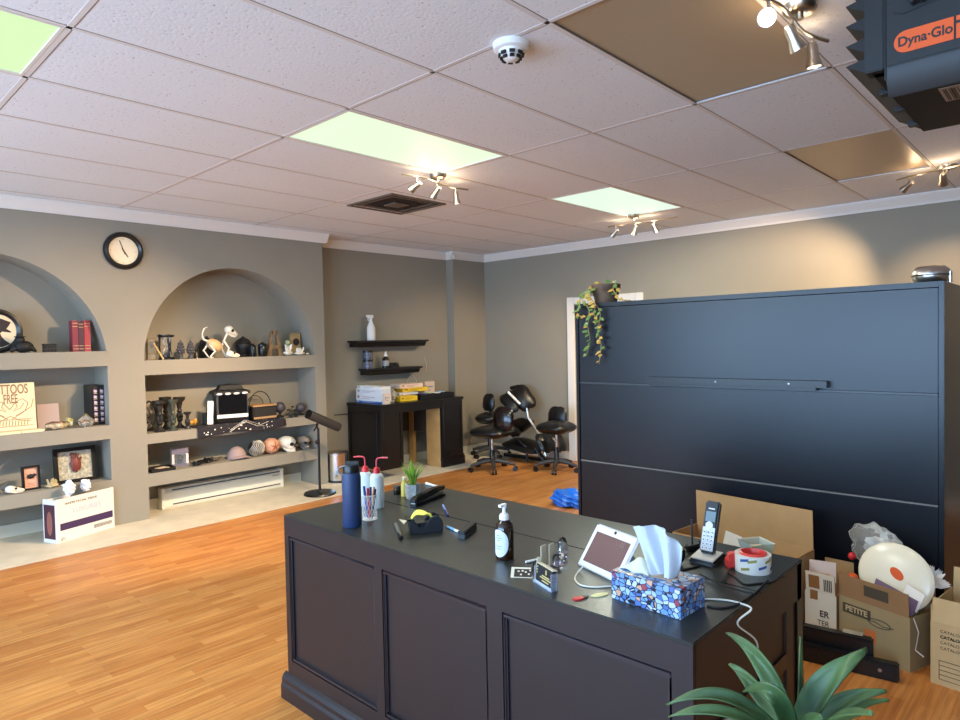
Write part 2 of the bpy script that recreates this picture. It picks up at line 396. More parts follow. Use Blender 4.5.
c = aZ(800, 8, 2.66); spot_bar((c.x, c.y, CEIL), px_ends(c, (752, -6), (828, 41)), [(.14, (.2, -.85, -.35), 5), (.47, (.25, .45, -.85), 9), (.84, (.05, .1, -1), 9)], 'spotlight bar with one glaring bulb beside the black heater', .02, BULB)
c = aZ(947, 167, 2.66); spot_bar((c.x, c.y, CEIL), px_ends(c, (897, 180), (996, 156)), [(.15, (-1.2, .8, -.75), 95), (.5, (-.1, .9, -.9), 30), (.84, (.3, .8, -.8), 25)], 'spotlight bar at the right edge above the back wall', .015, BULBDIM)
# air vent
t = thing('air_vent', 'square brown metal ceiling air vent with stepped louvres', 'vent', (-4.33, 3.615, CEIL))
VB = mat('brown vent metal', (112, 96, 84), .5, .3)
f = MB()
for i in range(4):
    a = .295-.066*i; z = -.004-.0*i
    for q in ((-a, a, -a, -a+.02), (-a, a, a-.02, a), (-a, -a+.02, -a+.02, a-.02), (a-.02, a, -a+.02, a-.02)): f.box(*q, -.012+.006*i, -.001 if i else 0)
f.build('louvre_frame', VB, t)
MB().box(-.29, .29, -.29, .29, -.001, 0).build('dark_opening', mat('vent dark', (52, 44, 40), .8), t)
MB().box(-.075, .075, -.075, .075, -.014, -.004).build('centre_plate', VB, t)
# smoke detector
t = thing('smoke_detector', 'round white smoke detector with dark slots on the ceiling', 'smoke detector', aZ(511, 44, CEIL))
MB().lathe([(0, -.028), (.062, -.028), (.07, -.022), (.073, 0), (0, 0)], 32, caps=False).build('base', WHITE, t, smooth=True)
MB().lathe([(0, -.066), (.018, -.066), (.03, -.06), (.048, -.036), (.05, -.028), (0, -.028)], 28, caps=False).build('sensor_cap', WHITE, t, smooth=True)
s = MB()
for ring, (r, z, w) in enumerate(((.047, -.044, .011), (.038, -.057, .009))):
    for k in range(8):
        a = 2*PI*k/8; s.box(-w, w, -.004, .004, -.0055, .0055, Matrix.Translation((r*math.cos(a), r*math.sin(a), z)) @ Matrix.Rotation(a+PI/2, 4, 'Z'))
s.build('slots', BLKM, t)

# unit heater hung at the upper right
NAVY = mat('slate blue enamel', (13, 15, 19), .5, noise=(6, .03))
ORG = mat('orange label', (214, 82, 14), .55)
HX, HY, HZ = -.467, 2.034, 2.2
t = thing('unit_heater', 'black garage heater with orange name label hung from the ceiling', 'heater', (HX, HY, HZ))
MB().box(.012, .50, .02, .735, 0, .40).build('casing', BLKM, t, bevel=.004)
MB().box(.0, .047, 0, .06, 0.0, .40).build('front_column', NAVY, t, bevel=.003)
fp = MB().box(.051, .50, 0, .05, .0, .40)
fp.prism([(0, 0), (0, 0)], 0, 0) if 0 else None
fp.add([(.051, 0, 0), (.50, 0, 0), (.50, .004, -.03), (.051, .004, -.03), (.50, .03, -.072), (.051, .03, -.072), (.051, .05, -.06), (.50, .05, -.06), (.051, .05, 0), (.50, .05, 0)],
       [(0, 1, 2, 3), (3, 2, 4, 5), (5, 4, 7, 6), (6, 7, 9, 8), (0, 3, 5, 6, 8), (1, 9, 7, 4, 2)])
fp.build('front_panel', NAVY, t, bevel=.002)
MB().box(.047, .051, .004, .06, -.03, .40).box(.051, .5, -.0008, .0, .004, .0065).build('panel_seam', BLKM, t)
lv = MB()
for i in range(8):
    z = .002+.055*i; lv.prism([(.014, z), (-.052, z+.04), (.014, z+.054)], .03, .70)
lv.build('side_louvres', BLKM, t)
for i in range(3):
    MB().box(-.008, .02, .2+.2*i, .235+.2*i, -.004, .012).build('louvre_tab', BLK, t)
lb = MB().prism([(.24, .068)]+arc(.105, .068, .03, .032, PI/2, 3*PI/2, 12)[::1]+[(.24, .036)], 0, 0) if 0 else None
lo = MB().prism([(.206, .066)] + arc(.105, .038, .028, .028, PI/2, 3*PI/2, 12) + [(.206, .010)], -.0022, -.0005, Matrix.Translation((-.007, 0, .018)))
lab = lo.build('name_label', ORG, t)
text('Dyna\u00b7Glo', .034, INK, lab, (.138, -.0026, .056), FRONT, bold=.0008, sx=.9)
lo2 = MB().box(.204, .36, -.0022, -.0005, .028, .084); lab2 = lo2.build('pro_label', ORG, t)
MB().box(.204, .36, -.0028, -.0022, .065, .072).build('label_stripe', INK, lab2); text('Pro', .036, INK, lab2, (.250, -.0026, .046), FRONT, bold=.0012)
kn = MB().cyl((.125, -.028, .165), (.125, -.001, .165), .022, n=20)
for k in range(6):
    a = 2*PI*k/6; kn.cyl((.125+.021*math.cos(a), -.028, .165+.021*math.sin(a)), (.125+.021*math.cos(a), -.006, .165+.021*math.sin(a)), .007, n=8)
kn.build('control_knob', BLK, t, smooth=True)
MB().tube([(.07, -.001, .138), (.09, -.001, .128), (.16, -.001, .138), (.5, -.001, .235)], .0018, 6).build('control_outline', BLKM, t)
st = MB().box(.125, .26, .28, .42, -.0025, -.0005).build('barcode_sticker', mat('grey sticker', (150, 140, 130), .6), t)
s = MB(); x = .133
while x < .25:
    w = random.choice((.002, .003, .005)); s.box(x, x+w, .296, .41, -.0032, -.0025); x += w+random.choice((.002, .004, .006))
s.build('barcode', INK, st)
MB().box(.2, .24, .35, .39, .40, CEIL-HZ).build('hanging_bracket', BLK, t)

# ================================================================== LEFT WALL
RZ = PI/2
def spot_on(px0, px1, py, X, z=None):
    a, b = aX(px0, py, X), aX(px1, py, X)
    return (a.y+b.y)/2, b.y-a.y
def seat(px0, px1, py, X, z):
    y, w = spot_on(px0, px1, py, X); return V((X, y, z)), w
def hz(px, py, X): return aX(px, py, X).z
# wall clock
p = aX(123, 251, WX)
t = thing('wall_clock', 'round black framed wall clock with cream face', 'clock', (WX, p.y, p.z), RZ)
Mc = Matrix.Rotation(PI/2, 4, 'X')
MB().lathe([(.155, 0), (.158, .018), (.15, .034), (.135, .04), (.122, .03), (.116, .02), (.116, 0)], 48, M=Mc, caps=False).build('frame', BLK, t, smooth=True)
dial = MB().lathe([(0, .010), (.118, .010), (.118, .001), (0, .001)], 48, M=Mc, caps=False).build('dial', mat('cream dial', (240, 226, 196), .5), t)
tk = MB()
for k in range(60):
    a = 2*PI*k/60; l = .012 if k % 5 == 0 else .005
    tk.bar((math.sin(a)*(.106-l), -.0105, math.cos(a)*(.106-l)), (math.sin(a)*.106, -.0105, math.cos(a)*.106), .002 if k % 5 else .004, .0006, (0, 1, 0))
tk.build('minute_marks', mat('tan mark', (190, 160, 110), .5), dial)
MB().bar((-.012, -.0125, .02), (.035, -.0125, -.05), .008, .001, (0, 1, 0)).build('hour_hand', BLKM, t)
MB().bar((.012, -.0135, -.03), (-.03, -.0135, .085), .006, .001, (0, 1, 0)).build('minute_hand', BLKM, t)
MB().lathe([(0, .015), (.006, .014), (.006, .01)], 12, M=Mc).build('hub', BLKM, t)

# ---------- left niche, arched shelf (z = 1.48)
Z1 = 1.48
# round framed picture
X = -6.24
c = aX(-4, 334, X); R_ = (aX(22.5, 334, X).y-c.y)
t = thing('round_picture', 'round black framed picture of a silhouette in a dark hat', 'picture', (X, c.y, Z1), RZ)
h_ = R_*1.0
Mp = Matrix.Translation((0, 0, R_)) @ Matrix.Rotation(PI/2, 4, 'X')
MB().lathe([(R_, 0), (R_, .022), (R_-.02, .028), (R_-.04, .016), (R_-.04, 0)], 48, M=Mp, caps=False).build('frame', BLK, t, smooth=True)
MB().lathe([(0, .008), (R_-.036, .008), (R_-.036, 0), (0, 0)], 48, M=Mp, caps=False).build('picture_card', mat('cream print', (230, 206, 168), .7), t)
k = R_
sil = MB().prism([(-.6*k, .45*k), (-.5*k, .72*k), (-.45*k, 1.0*k), (-.62*k, 1.1*k), (-.5*k, 1.45*k), (-.1*k, 1.6*k), (.2*k, 1.56*k), (.56*k, 1.40*k), (.48*k, 1.24*k), (.38*k, 1.10*k), (.58*k, .96*k), (.52*k, .93*k), (.22*k, .98*k), (.14*k, .9*k), (.2*k, .74*k), (.3*k, .6*k), (.52*k, .42*k), (.2*k, .28*k), (-.2*k, .28*k)], -.0095, -.008)
sil.build('silhouette', mat('dark print', (48, 36, 36), .7), t)
# crouched black figurine in front of it
p, w = seat(8, 37, 351, -6.12, Z1)
t = thing('figurine', 'black crouching figurine in front of the round picture', 'figurine', p, RZ)
b = MB().sph((0, 0, .045), (w*.36, .05, .048), 14, 9, fn=lambda d: 1+.12*math.sin(7*d.x+5*d.z)).sph((-w*.08, 0, .10), (.034, .034, .034), 12, 8).tube([(w*.15, 0, .06), (w*.32, -.01, .03), (w*.47, 0, .01)], [.03, .02, .009], 8).tube([(-w*.2, 0, .05), (-w*.36, -.02, .025), (-w*.44, -.02, .012)], [.028, .02, .011], 8)
b.build('body', BLKM, t, smooth=True)
b = MB().lathe([(.0, 0), (.04, 0), (.036, .006), (.022, .01), (.02, .03), (0, .033)], 16, c=(-w*.08, 0, .122), caps=False); b.build('hat', BLKM, t, smooth=True)
# small black openwork box
p, w = seat(42, 57, 351, -6.14, Z1)
t = thing('trinket_box', 'small black openwork trinket box left of the red books', 'box', p, RZ)
MB().box(-w*.42, w*.42, -.03, .03, 0, .055).build('body', BLKM, t, bevel=.004)
r = MB()
for i in range(4):
    for j in range(2): r.tube([(-w*.36+w*.24*i+.012*math.cos(a), -.033, .015+.026*j+.012*math.sin(a)) for a in [2*PI*q/10 for q in range(11)]], .0025, 5)
r.build('scrollwork', DPLAS, t, smooth=True)
MB().box(-w*.45, w*.45, -.034, .034, .055, .068).build('lid', BLKM, t, bevel=.004)
# red books
def book(px0, px1, pyb, X, z, pyt, depth, m, label, group, name='book'):
    p, w = seat(px0, px1, pyb, X, z); h = hz((px0+px1)/2, pyt, X)-z
    t = thing(name, label, 'book', p, RZ, group)
    MB().box(-w/2+.003, w/2-.003, .006, depth-.004, .003, h-.004).build('pages', PAPER, t)
    c = MB().box(-w/2, -w/2+.003, 0, depth, 0, h).box(w/2-.003, w/2, 0, depth, 0, h).box(-w/2+.003, w/2-.003, 0, .005, 0, h); c.build('cover', m, t)
    g = MB()
    for q in (.08, .18, .8, .9): g.box(-w/2+.002, w/2-.002, -.0012, 0, h*q, h*q+.005)
    g.build('spine_bands', mat('faded gilt', (190, 150, 110), .5), t)
    return t
RB = mat('maroon book cloth', (128, 44, 58), .6); RB2 = mat('dark plum book cloth', (74, 34, 52), .6); RB3 = mat('crimson book cloth', (164, 56, 64), .6)
book(73, 79, 350, -6.12, Z1, 320.5, .09, RB, 'maroon bound book, leftmost of three under the arch', 'red books under the arch')
book(79.2, 84.6, 350, -6.115, Z1, 321.5, .09, RB2, 'dark plum book between two redder books under the arch', 'red books under the arch')
book(84.8, 91, 350, -6.12, Z1, 320.5, .09, RB3, 'bright crimson book, rightmost of three under the arch', 'red books under the arch')
# ---------- left niche, second shelf (z = .86)
Z2 = .86
CREAM = mat('cream board', (232, 214, 172), .7, noise=(9, .04)); BROWNINK = mat('brown ink', (150, 110, 78), .7)
X = -6.13; yr = aX(37, 425, X).y; W_ = .345; H_ = hz(20, 383, X)-Z2-.02
t = thing('shop_sign', 'cream hand drawn sign with brown lettering, leaning on the niche back', 'sign', (X, yr-W_/2, Z2+.022), RZ)
Mt = Matrix.Rotation(-.10, 4, 'X')
tb = MB().box(-W_/2, W_/2, 0, .018, 0, H_, Mt).build('board', CREAM, t, bevel=.003)
def on_board(z, y=-.0014): q = Mt @ V((0, y, z)); return q
q = on_board(H_*.86); text('TATTOOS', .105, BROWNINK, tb, (.0, q.y, q.z), (PI/2-.10, 0, 0), bold=.0014, sx=.53)
q = on_board(H_*.655); text('FREE', .10, BROWNINK, tb, (.01, q.y, q.z), (PI/2-.10, 0, 0), bold=.0012, sx=.46)
q = on_board(H_*.11); text('ADVICE', .045, BROWNINK, tb, (.05, q.y, q.z), (PI/2-.10, 0, 0), sx=1.5) if 0 else None
dl = MB()
for s in (-1, 1):
    for pts in ([(.0, .22), (.06, .30), (.12, .33), (.17, .28), (.14, .2), (.05, .15)], [(.02, .12), (.10, .17), (.2, .24), (.22, .32)], [(.0, .15), (.09, .10), (.19, .09)], [(.05, .3), (.07, .25), (.03, .2), (.1, .23), (.13, .28)]):
        dl.tube([Mt @ V((s*x*.72+.0, -.0012, z*H_/.5)) for x, z in [(u[0], u[1]) for u in pts]], .0022, 5)
for i in range(13): dl.tube([Mt @ V((-.13+.02*i, -.0012, .035)), Mt @ V((-.13+.02*i+.006, -.0012, .075))], .0022, 5)
dl.tube([Mt @ V((-.15, -.0012, .03)), Mt @ V((.15, -.0012, .03))], .002, 5).tube([Mt @ V((-.15, -.0012, .082)), Mt @ V((.15, -.0012, .082))], .002, 5)
dl.build('line_drawing', BROWNINK, tb)
# plank under it, two pieces
for a, b, lab in ((-30, 20.5, 'pale narrow wooden slat under the cream sign, left piece'), (21, 44, 'short pale wooden slat under the right corner of cream sign')):
    p, w = seat(a, b, 432, -6.055, Z2)
    tag(MB().box(-w/2, w/2, -.02, .09, 0, .02).build('wooden_slat', CREAM, bevel=.002, loc=p, rot=(0, 0, RZ)), lab, 'slat', 'slats under the sign')
# dusky pink card
p, w = seat(38, 60, 424, -6.24, Z2); h_ = hz(49, 404, -6.24)-Z2
t = thing('greeting_card', 'plain dusty mauve card standing right of the cream sign', 'card', p, RZ)
Mt2 = Matrix.Rotation(-.12, 4, 'X')
MB().box(-w/2, w/2, 0, .004, 0, h_, Mt2).build('front_leaf', mat('mauve card', (186, 164, 158), .8), t)
MB().box(-w/2, w/2, .055, .059, 0, h_*.97, Matrix.Rotation(.12, 4, 'X')).build('back_leaf', mat('mauve card', (186, 164, 158), .8), t)
# bone fragments, moss stone, glass terrarium
p, w = seat(45, 66, 428, -6.09, Z2)
t = thing('rock_specimen', 'flat striped rock with brown crust beside the mauve card', 'rock', p, RZ)
MB().sph((0, 0, .032), (w*.5, .05, .032), 14, 8, fn=lambda d: 1+.18*math.sin(9*d.x)*math.cos(6*d.y)).build('stone', mat('striped stone', (168, 140, 112), .7, noise=(22, .4), col2=(216, 196, 160)), t, smooth=False)
MB().tube([(-w*.5, -.02, .05), (-w*.2, -.03, .066), (w*.1, -.03, .06), (w*.45, -.02, .055)], .006, 6).build('crust', mat('rust crust', (110, 70, 50), .8), t, smooth=True)
p, w = seat(64, 74, 427, -6.20, Z2)
t = thing('rock_specimen', 'yellow green mossy rock between striped rock and glass geode box', 'rock', p, RZ)
MB().sph((0, 0, .035), (w*.5, .045, .042), 12, 8, fn=lambda d: 1+.2*math.sin(8*d.x+3)*math.cos(7*d.z)).build('stone', mat('mossy stone', (172, 164, 110), .8, noise=(30, .35)), t)
MB().sph((w*.05, -.03, .025), (w*.2, .03, .022), 8, 6).build('white_inclusion', BONE, t)
p, w = seat(79, 93, 426, -6.07, Z2); a = w*.5
t = thing('terrarium', 'small faceted glass terrarium beside the tall black book set', 'terrarium', p, RZ)
vs = [(-a*.6, -.03, 0), (a*.6, -.03, 0), (a*.6, .03, 0), (-a*.6, .03, 0), (-a, -.045, .05), (a, -.045, .05), (a, .045, .05), (-a, .045, .05), (0, 0, .11)]
es = [(0,1),(1,2),(2,3),(3,0),(4,5),(5,6),(6,7),(7,4),(0,4),(1,5),(2,6),(3,7),(4,8),(5,8),(6,8),(7,8)]
g = MB()
for i, j in es: g.tube([vs[i], vs[j]], .0032, 6)
g.build('metal_edges', mat('antique brass', (150, 130, 92), .4, .8), t)
MB().add(vs, [(0,1,5,4),(1,2,6,5),(2,3,7,6),(3,0,4,7),(4,5,8),(5,6,8),(6,7,8),(7,4,8)]).build('panes', GLASSM, t)
MB().sph((0, 0, .022), (a*.55, .028, .018), 12, 6, fn=lambda d: 1+.2*math.sin(9*d.x+4*d.y)).build('white_stones', BONE, t)
# tall black boxed set with patterned spines
X = -6.13; z0 = Z2; h_ = hz(100, 385, X)-Z2
p, w = seat(93, 106, 425, X, Z2)
t = thing('boxed_book_set', 'tall black slipcase showing two glittery purple patterned spines', 'boxed set', (X, p.y, Z2), RZ)
MB().box(-w/2, w/2, .0, .22, 0, h_).build('slipcase', BLK, t, bevel=.002)
ORN = mat('silver violet foil', (214, 196, 206), .35, .3, noise=(60, .3)); ORN2 = mat('violet foil', (112, 88, 150), .4, .2)
for s in (-1, 1):
    sp = MB().box(s*w*.24-w*.19, s*w*.24+w*.19, -.002, 0, .006, h_-.006).build('spine', BLKM, t)
    f = MB()
    for i in range(6):
        z = .03+i*(h_-.05)/6; x = s*w*.24
        f.lathe([(0, 0), (w*.15, .0006)], 5, M=Matrix.Translation((x, -.0025, z+.018)) @ Matrix.Rotation(PI/2, 4, 'X'))
        f.bar((x-w*.14, -.003, z), (x+w*.14, -.003, z), .004, .001, (0, 1, 0)); f.k = 1; f.bar((x-w*.12, -.003, z+.034), (x+w*.12, -.003, z+.026), .006, .001, (0, 1, 0)); f.k = 0
    f.build('foil_motif', [ORN, ORN2], sp)
# ---------- left niche, third shelf (z = .40)
Z3 = .40
def framed(px0, px1, pyb, pyt, X, label, name, artmat, back=.10, tilt=-.13, border=.016):
    p, w = seat(px0, px1, pyb, X, Z3); h = (hz((px0+px1)/2, pyt, X)-Z3)/math.cos(tilt)
    t = thing(name, label, 'frame', p, RZ)
    M = Matrix.Rotation(tilt, 4, 'X'); f = MB(); q = border
    for r in ((-w/2, w/2, 0, q), (-w/2, w/2, h-q, h), (-w/2, -w/2+q, q, h-q), (w/2-q, w/2, q, h-q)): f.box(r[0], r[1], 0, .03, r[2], r[3], M)
    f.build('frame', BLK, t); MB().box(-w/2+q, w/2-q, .018, .022, q, h-q, M).build('backing_paper', artmat, t)
    MB().add([M @ V(v) for v in ((0, .03, h*.6), (.02, .03, h*.6), (.02, .03+h*.25, .002), (0, .03+h*.25, .002))], [(0, 1, 2, 3)]).build('prop_leg', BLKM, t, solid=.003)
    return t, w, h, M
t, w, h, M = framed(23, 41.5, 491, 466, -6.12, 'small black frame with a dark beetle on pink paper', 'beetle_frame', mat('peach paper', (226, 166, 138), .8, noise=(12, .06)))
M1 = M @ Matrix.Translation((0, .012, h*.56)) 
bt = MB().sph((0, 0, 0), (w*.22, .008, .018), 12, 8, M=M1).sph((w*.2, 0, .008), (.012, .006, .011), 8, 6, M=M1)
for s in (-1, 1):
    for k in range(3): bt.tube([(-.02+.02*k, 0, 0), (-.025+.022*k, 0, s*.024)], .0014, 5, M=M1)
bt.build('beetle', BLKM, t)
hl = MB()
for k in range(3): hl.bar(M @ V((-w*.2, .0168, h*(.28-.06*k))), M @ V((w*.2, .0168, h*(.28-.06*k))), .003, .001, (0, 1, 0))
hl.build('caption_lines', BROWNINK, t)
t, w, h, M = framed(55.5, 98, 485, 447.5, -6.16, 'black shadow frame holding a red anatomical heart on patterned paper', 'heart_frame', None or mat('grey damask paper', (172, 166, 148), .8, noise=(46, .38), col2=(206, 196, 170)), border=.03)
M1 = M @ Matrix.Translation((0, .004, h*.5))
hr = MB().sph((0, 0, -.01), (w*.125, .016, h*.22), 18, 12, M=M1, fn=lambda d: 1+.22*d.z+.05*math.sin(8*d.x))
hr.tube([(-.015, 0, .05), (-.02, 0, .085), (-.035, 0, .095)], .012, 8, M=M1).tube([(.012, 0, .05), (.02, 0, .09)], .011, 8, M=M1).tube([(.03, 0, .03), (.045, 0, .06)], .008, 8, M=M1)
hr.build('heart', mat('dark red clay', (112, 48, 42), .5, noise=(20, .2)), t, smooth=True)
# animal skull, driftwood, corals
def animal_skull(p, s, label, cat='skull', rz=RZ):
    t = thing('animal_skull', label, cat, p, rz)
    b = MB().sph((-.03*s, 0, .045*s), (.045*s, .035*s, .036*s), 14, 9).tube([(-.01*s, 0, .045*s), (.04*s, 0, .032*s), (.085*s, 0, .020*s)], [.03*s, .021*s, .011*s], 10)
    b.tube([(-.05*s, -.02*s, .03*s), (.0, -.024*s, .012*s), (.07*s, -.008*s, .008*s)], [.01*s, .009*s, .005*s], 8)
    b.build('cranium', BONE, t, smooth=True)
    for q in (-1, 1): MB().sph((.012*s, q*.026*s, .05*s), (.012*s, .006*s, .011*s), 10, 6).build('eye_socket', BLKM, t)
    return t
p, w = seat(4, 24, 494, -6.08, Z3); animal_skull(p, w/.16, 'white animal skull with long snout left of the beetle frame')
p, w = seat(-8, 10, 494, -6.2, Z3)
t = thing('driftwood', 'dark twisted driftwood piece behind the white animal skull', 'driftwood', p, RZ)
DW = mat('grey driftwood', (120, 112, 100), .8, noise=(20, .25))
MB().tube([(-w*.5, 0, .05), (-w*.1, 0, .07), (w*.25, 0, .085), (w*.5, -.01, .09)], [.02, .024, .016, .006], 8).tube([(-w*.2, 0, .06), (-w*.1, 0, .02), (0, 0, .005)], [.016, .012, .012], 7).build('branch', DW, t, smooth=True)
MB().tube([(-w*.4, .02, .1), (w*.1, .02, .2), (w*.62, .0, .245)], [.012, .009, .004], 6).tube([(-w*.4, .02, .1), (-w*.35, .01, .05), (-w*.3, 0, .005)], .011, 6).build('upper_branch', DW, t, smooth=True)
p, w = seat(44, 60, 489, -6.09, Z3)
def coral(p, w, h, label, m=BONE, rz=RZ, seed=1, n=12, lump=.4):
    rr = random.Random(seed); t = thing('coral', label, 'coral', p, rz)
    b = MB().sph((0, 0, h*.22), (w*.42, w*.3, h*.22), 12, 8, fn=lambda d: 1+.2*math.sin(9*d.x+seed)*math.cos(8*d.z))
    b.build('coral_base', m, t, smooth=True)
    c = MB()
    for i in range(n):
        a = rr.uniform(0, 2*PI); r = rr.uniform(0, w*.3); e = V((math.cos(a)*r*1.35, math.sin(a)*r*.8, h*rr.uniform(.55, 1)))
        c.tube([(math.cos(a)*r*.5, math.sin(a)*r*.5, h*.2), (e.x*.8, e.y*.8, e.z*.7), e], [w*.09, w*.075, w*.05], 7)
    c.build('branches', m, t, smooth=True)
    return t
coral(p, w, .075, 'tan branching coral lump between the two black frames', mat('tan coral', (188, 168, 128), .8, noise=(40, .2)), seed=3)
p, w = seat(61, 67, 487, -6.06, Z3)
tag(MB().sph((0, 0, .009), (w*.5, .014, .009), 12, 7).build('shell', BONE, smooth=True, loc=p, rot=(0, 0, RZ)), 'tiny white shell at the foot of the heart frame', 'shell')
# ---------- carton of tissue under the left niche
a, b = aZ(57, 544, .011), V((-5.985, 1.872, .011))
d = (b-a); wid = d.length; rz = math.atan2(d.y, d.x); hh = .335; dp = .15
t = thing('tissue_carton', 'white and purple carton standing on the tile border, torn open on top', 'carton', a, rz)
CW = mat('white printed carton', (228, 224, 218), .6); PUR = mat('deep purple print', (62, 40, 84), .6)
c = MB().box(0, wid, 0, .004, 0, hh).box(0, wid, dp-.004, dp, 0, hh-.01).box(0, .004, .004, dp-.004, 0, hh).box(wid-.004, wid, .004, dp-.004, 0, hh).box(.004, wid-.004, .004, dp-.004, 0, .004)
c.build('carton_body', CW, t)
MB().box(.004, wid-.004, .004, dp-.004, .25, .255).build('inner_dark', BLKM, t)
MB().add([(.004, .004, hh), (wid*.55, .004, hh), (wid*.5, .06, hh-.012), (.03, .06, hh-.015)], [(0, 1, 2, 3)]).build('torn_flap', KRAFT2, t, solid=.003)
MB().box(.03, wid-.015, -.0012, 0, .09, .145).build('purple_band', PUR, t)
MB().box(-.0012, 0, .012, dp-.012, .03, hh-.04).build('side_print', mat('dark plum print', (74, 36, 48), .6), t)
MB().sph((-.0005, dp*.5, .15), (.002, .035, .1), 12, 8).build('side_picture', mat('warm print', (150, 90, 78), .6), t)
lt = text('WHITE FACIAL TISSUE', .026, INK, t, (wid*.42, -.0012, hh-.045), FRONT, sx=1.05)
text('LUXURIES', .055, mat('pale blue print', (186, 196, 214), .6), t, (wid*.52, -.0012, hh-.11), FRONT, bold=.0012)
ic = MB()
for k in range(6):
    x = wid*.63+k*.027
    for q in ((x, x+.022, .04, .043), (x, x+.022, .064, .067), (x, x+.003, .043, .064), (x+.019, x+.022, .043, .064), (x+.008, x+.014, .047, .06)): ic.box(q[0], q[1], -.0012, 0, q[2], q[3])
ic.build('icon_row', INK, t)
for k in range(2): text(['2 PLY', '100 CT'][k], .014, INK, t, (.05, -.0012, .032-.014*k), FRONT)
def crumple(p, s, label, seed):
    rr = random.Random(seed); ph = [rr.uniform(0, 6) for _ in range(6)]
    fn = lambda d: 1+.22*math.sin(6*d.x+ph[0])*math.cos(5*d.y+ph[1])+.16*math.sin(11*d.z+ph[2]+4*d.x)
    o = MB().sph((0, 0, 0), s, 18, 12, fn=fn).build('crumpled_tissue', mat('white tissue', (236, 238, 244), .8), loc=p)
    tag(o, label, 'tissue', 'crumpled tissues on the carton')
Mw = Matrix.Rotation(rz, 4, 'Z')
crumple(a + Mw @ V((wid*.3, .05, hh+.062)), (.045, .035, .055), 'crumpled white tissue, left one on the carton', 5)
crumple(a + Mw @ V((wid*.58, .05, hh+.055)), (.055, .035, .045), 'crumpled white tissue, right one on the carton', 9)
# ================================================================== RIGHT NICHE, arched shelf (z = 1.39)
R1 = 1.39
GOLD = mat('antique gold', (150, 122, 72), .4, .7)
p, w = seat(148, 155.5, 359, -6.10, R1)
t = thing('glass_box_frame', 'thin brass edged upright glass frame at the left end of arched shelf', 'glass frame', p, RZ)
h_ = hz(150, 339, -6.1)-R1; g = MB()
for x in (-w/2, w/2): g.cyl((x, 0, 0), (x, 0, h_), .004, n=6)
for z in (.004, h_): g.cyl((-w/2, 0, z), (w/2, 0, z), .004, n=6)
g.cyl((-w/2, 0, h_*.3), (w/2, 0, h_*.3), .003, n=6); g.build('brass_edges', GOLD, t); MB().box(-w/2, w/2, -.001, .001, .004, h_).build('pane', GLASSM, t)
p, w = seat(155, 163, 359, -6.06, R1)
h_ = hz(157, 343, -6.06)-R1
t = thing('stick_holder', 'gold stick leaning by the hourglass posts', 'stick', p, RZ)
MB().tube([(-w*.6, 0, h_), (w*.5, -.01, .004)], [.006, .008], 8).build('stick', mat('gilded stick', (200, 166, 104), .4, .4), t, smooth=True)
# hourglass
p, w = seat(158, 175, 358.5, -6.14, R1); h_ = hz(166, 334, -6.14)-R1; a = w*.36
t = thing('hourglass', 'hourglass with black posts and plates on the arched shelf', 'hourglass', p, RZ)
MB().lathe([(0, 0), (w*.46, 0), (w*.46, .012), (w*.4, .02), (0, .02)], 24, caps=False).build('base_plate', BLK, t, smooth=True)
MB().lathe([(0, h_-.03), (w*.4, h_-.03), (w*.48, h_-.02), (w*.48, h_-.008), (0, h_-.008)], 24, caps=False).build('top_plate', BLK, t, smooth=True)
for k in range(3):
    q = PI/6+2*PI*k/3
    MB().lathe([(.007, .02), (.010, .05), (.006, h_*.5), (.010, h_-.06), (.007, h_-.03)], 10, c=(a*math.cos(q), a*math.sin(q), 0)).lathe([(.012, 0), (0, .012)], 10, c=(a*math.cos(q), a*math.sin(q), h_-.012)).build('post', BLK, t, smooth=True)
hb = h_-.05; MB().lathe([(.03, .02)]+[(.008+.03*abs(math.sin(PI*(i/16-.0)*1.0+PI/2*0))**.7 if False else .007+.034*abs(math.cos(PI*i/16))**.8, .022+hb*i/16) for i in range(17)], 20, caps=False).build('glass_bulbs', GLASSM, t, smooth=True)
MB().lathe([(0, .022), (.034, .022), (.03, .045), (.01, .062), (0, .065)], 18, caps=False).build('sand', mat('dark sand', (60, 58, 60), .8), t, smooth=True)
# carved grey figurines
def carved(px0, px1, pyt, label):
    p, w = seat(px0, px1, 358, -6.12, R1); h_ = hz((px0+px1)/2, pyt, -6.12)-R1
    t = thing('carved_figurine', label, 'figurine', p, RZ, 'carved grey figurines')
    ST = mat('grey carved stone', (72, 68, 70), .5, noise=(40, .35))
    MB().lathe([(0, 0), (w*.34, 0), (w*.36, .012), (w*.26, .03), (w*.3, .045)], 16, caps=False).build('foot', ST, t, smooth=True)
    b = MB().lathe([(w*.3, .04), (w*.46, h_*.4), (w*.44, h_*.58), (w*.26, h_*.8), (w*.12, h_*.92), (.0, h_)], 14, caps=False)
    for i in range(4):
        for k in range(8):
            q = 2*PI*(k+.5*(i % 2))/8; r = w*(.45, .45, .36, .24)[i]; z = h_*(.36, .5, .64, .78)[i]
            b.sph((r*math.cos(q), r*math.sin(q), z), (.011, .011, .014), 8, 5)
    b.build('scaled_body', ST, t, smooth=True)
carved(177.5, 184.5, 339.5, 'grey scaly pinecone shaped figurine, left of two beside the hourglass')
carved(187.5, 194.5, 340, 'grey scaly pinecone shaped figurine, right of two beside the hourglass')
p, w = seat(194, 199, 356, -6.25, R1)
tag(MB().lathe([(0, 0), (w*.6, 0), (w*.5, .02), (w*.55, .05), (w*.2, .08), (0, .085)], 14, caps=False).build('shadowy_jar', mat('dark olive glass', (52, 50, 40), .3), smooth=True, loc=p), 'little dark jar behind the carved grey figurines', 'jar')
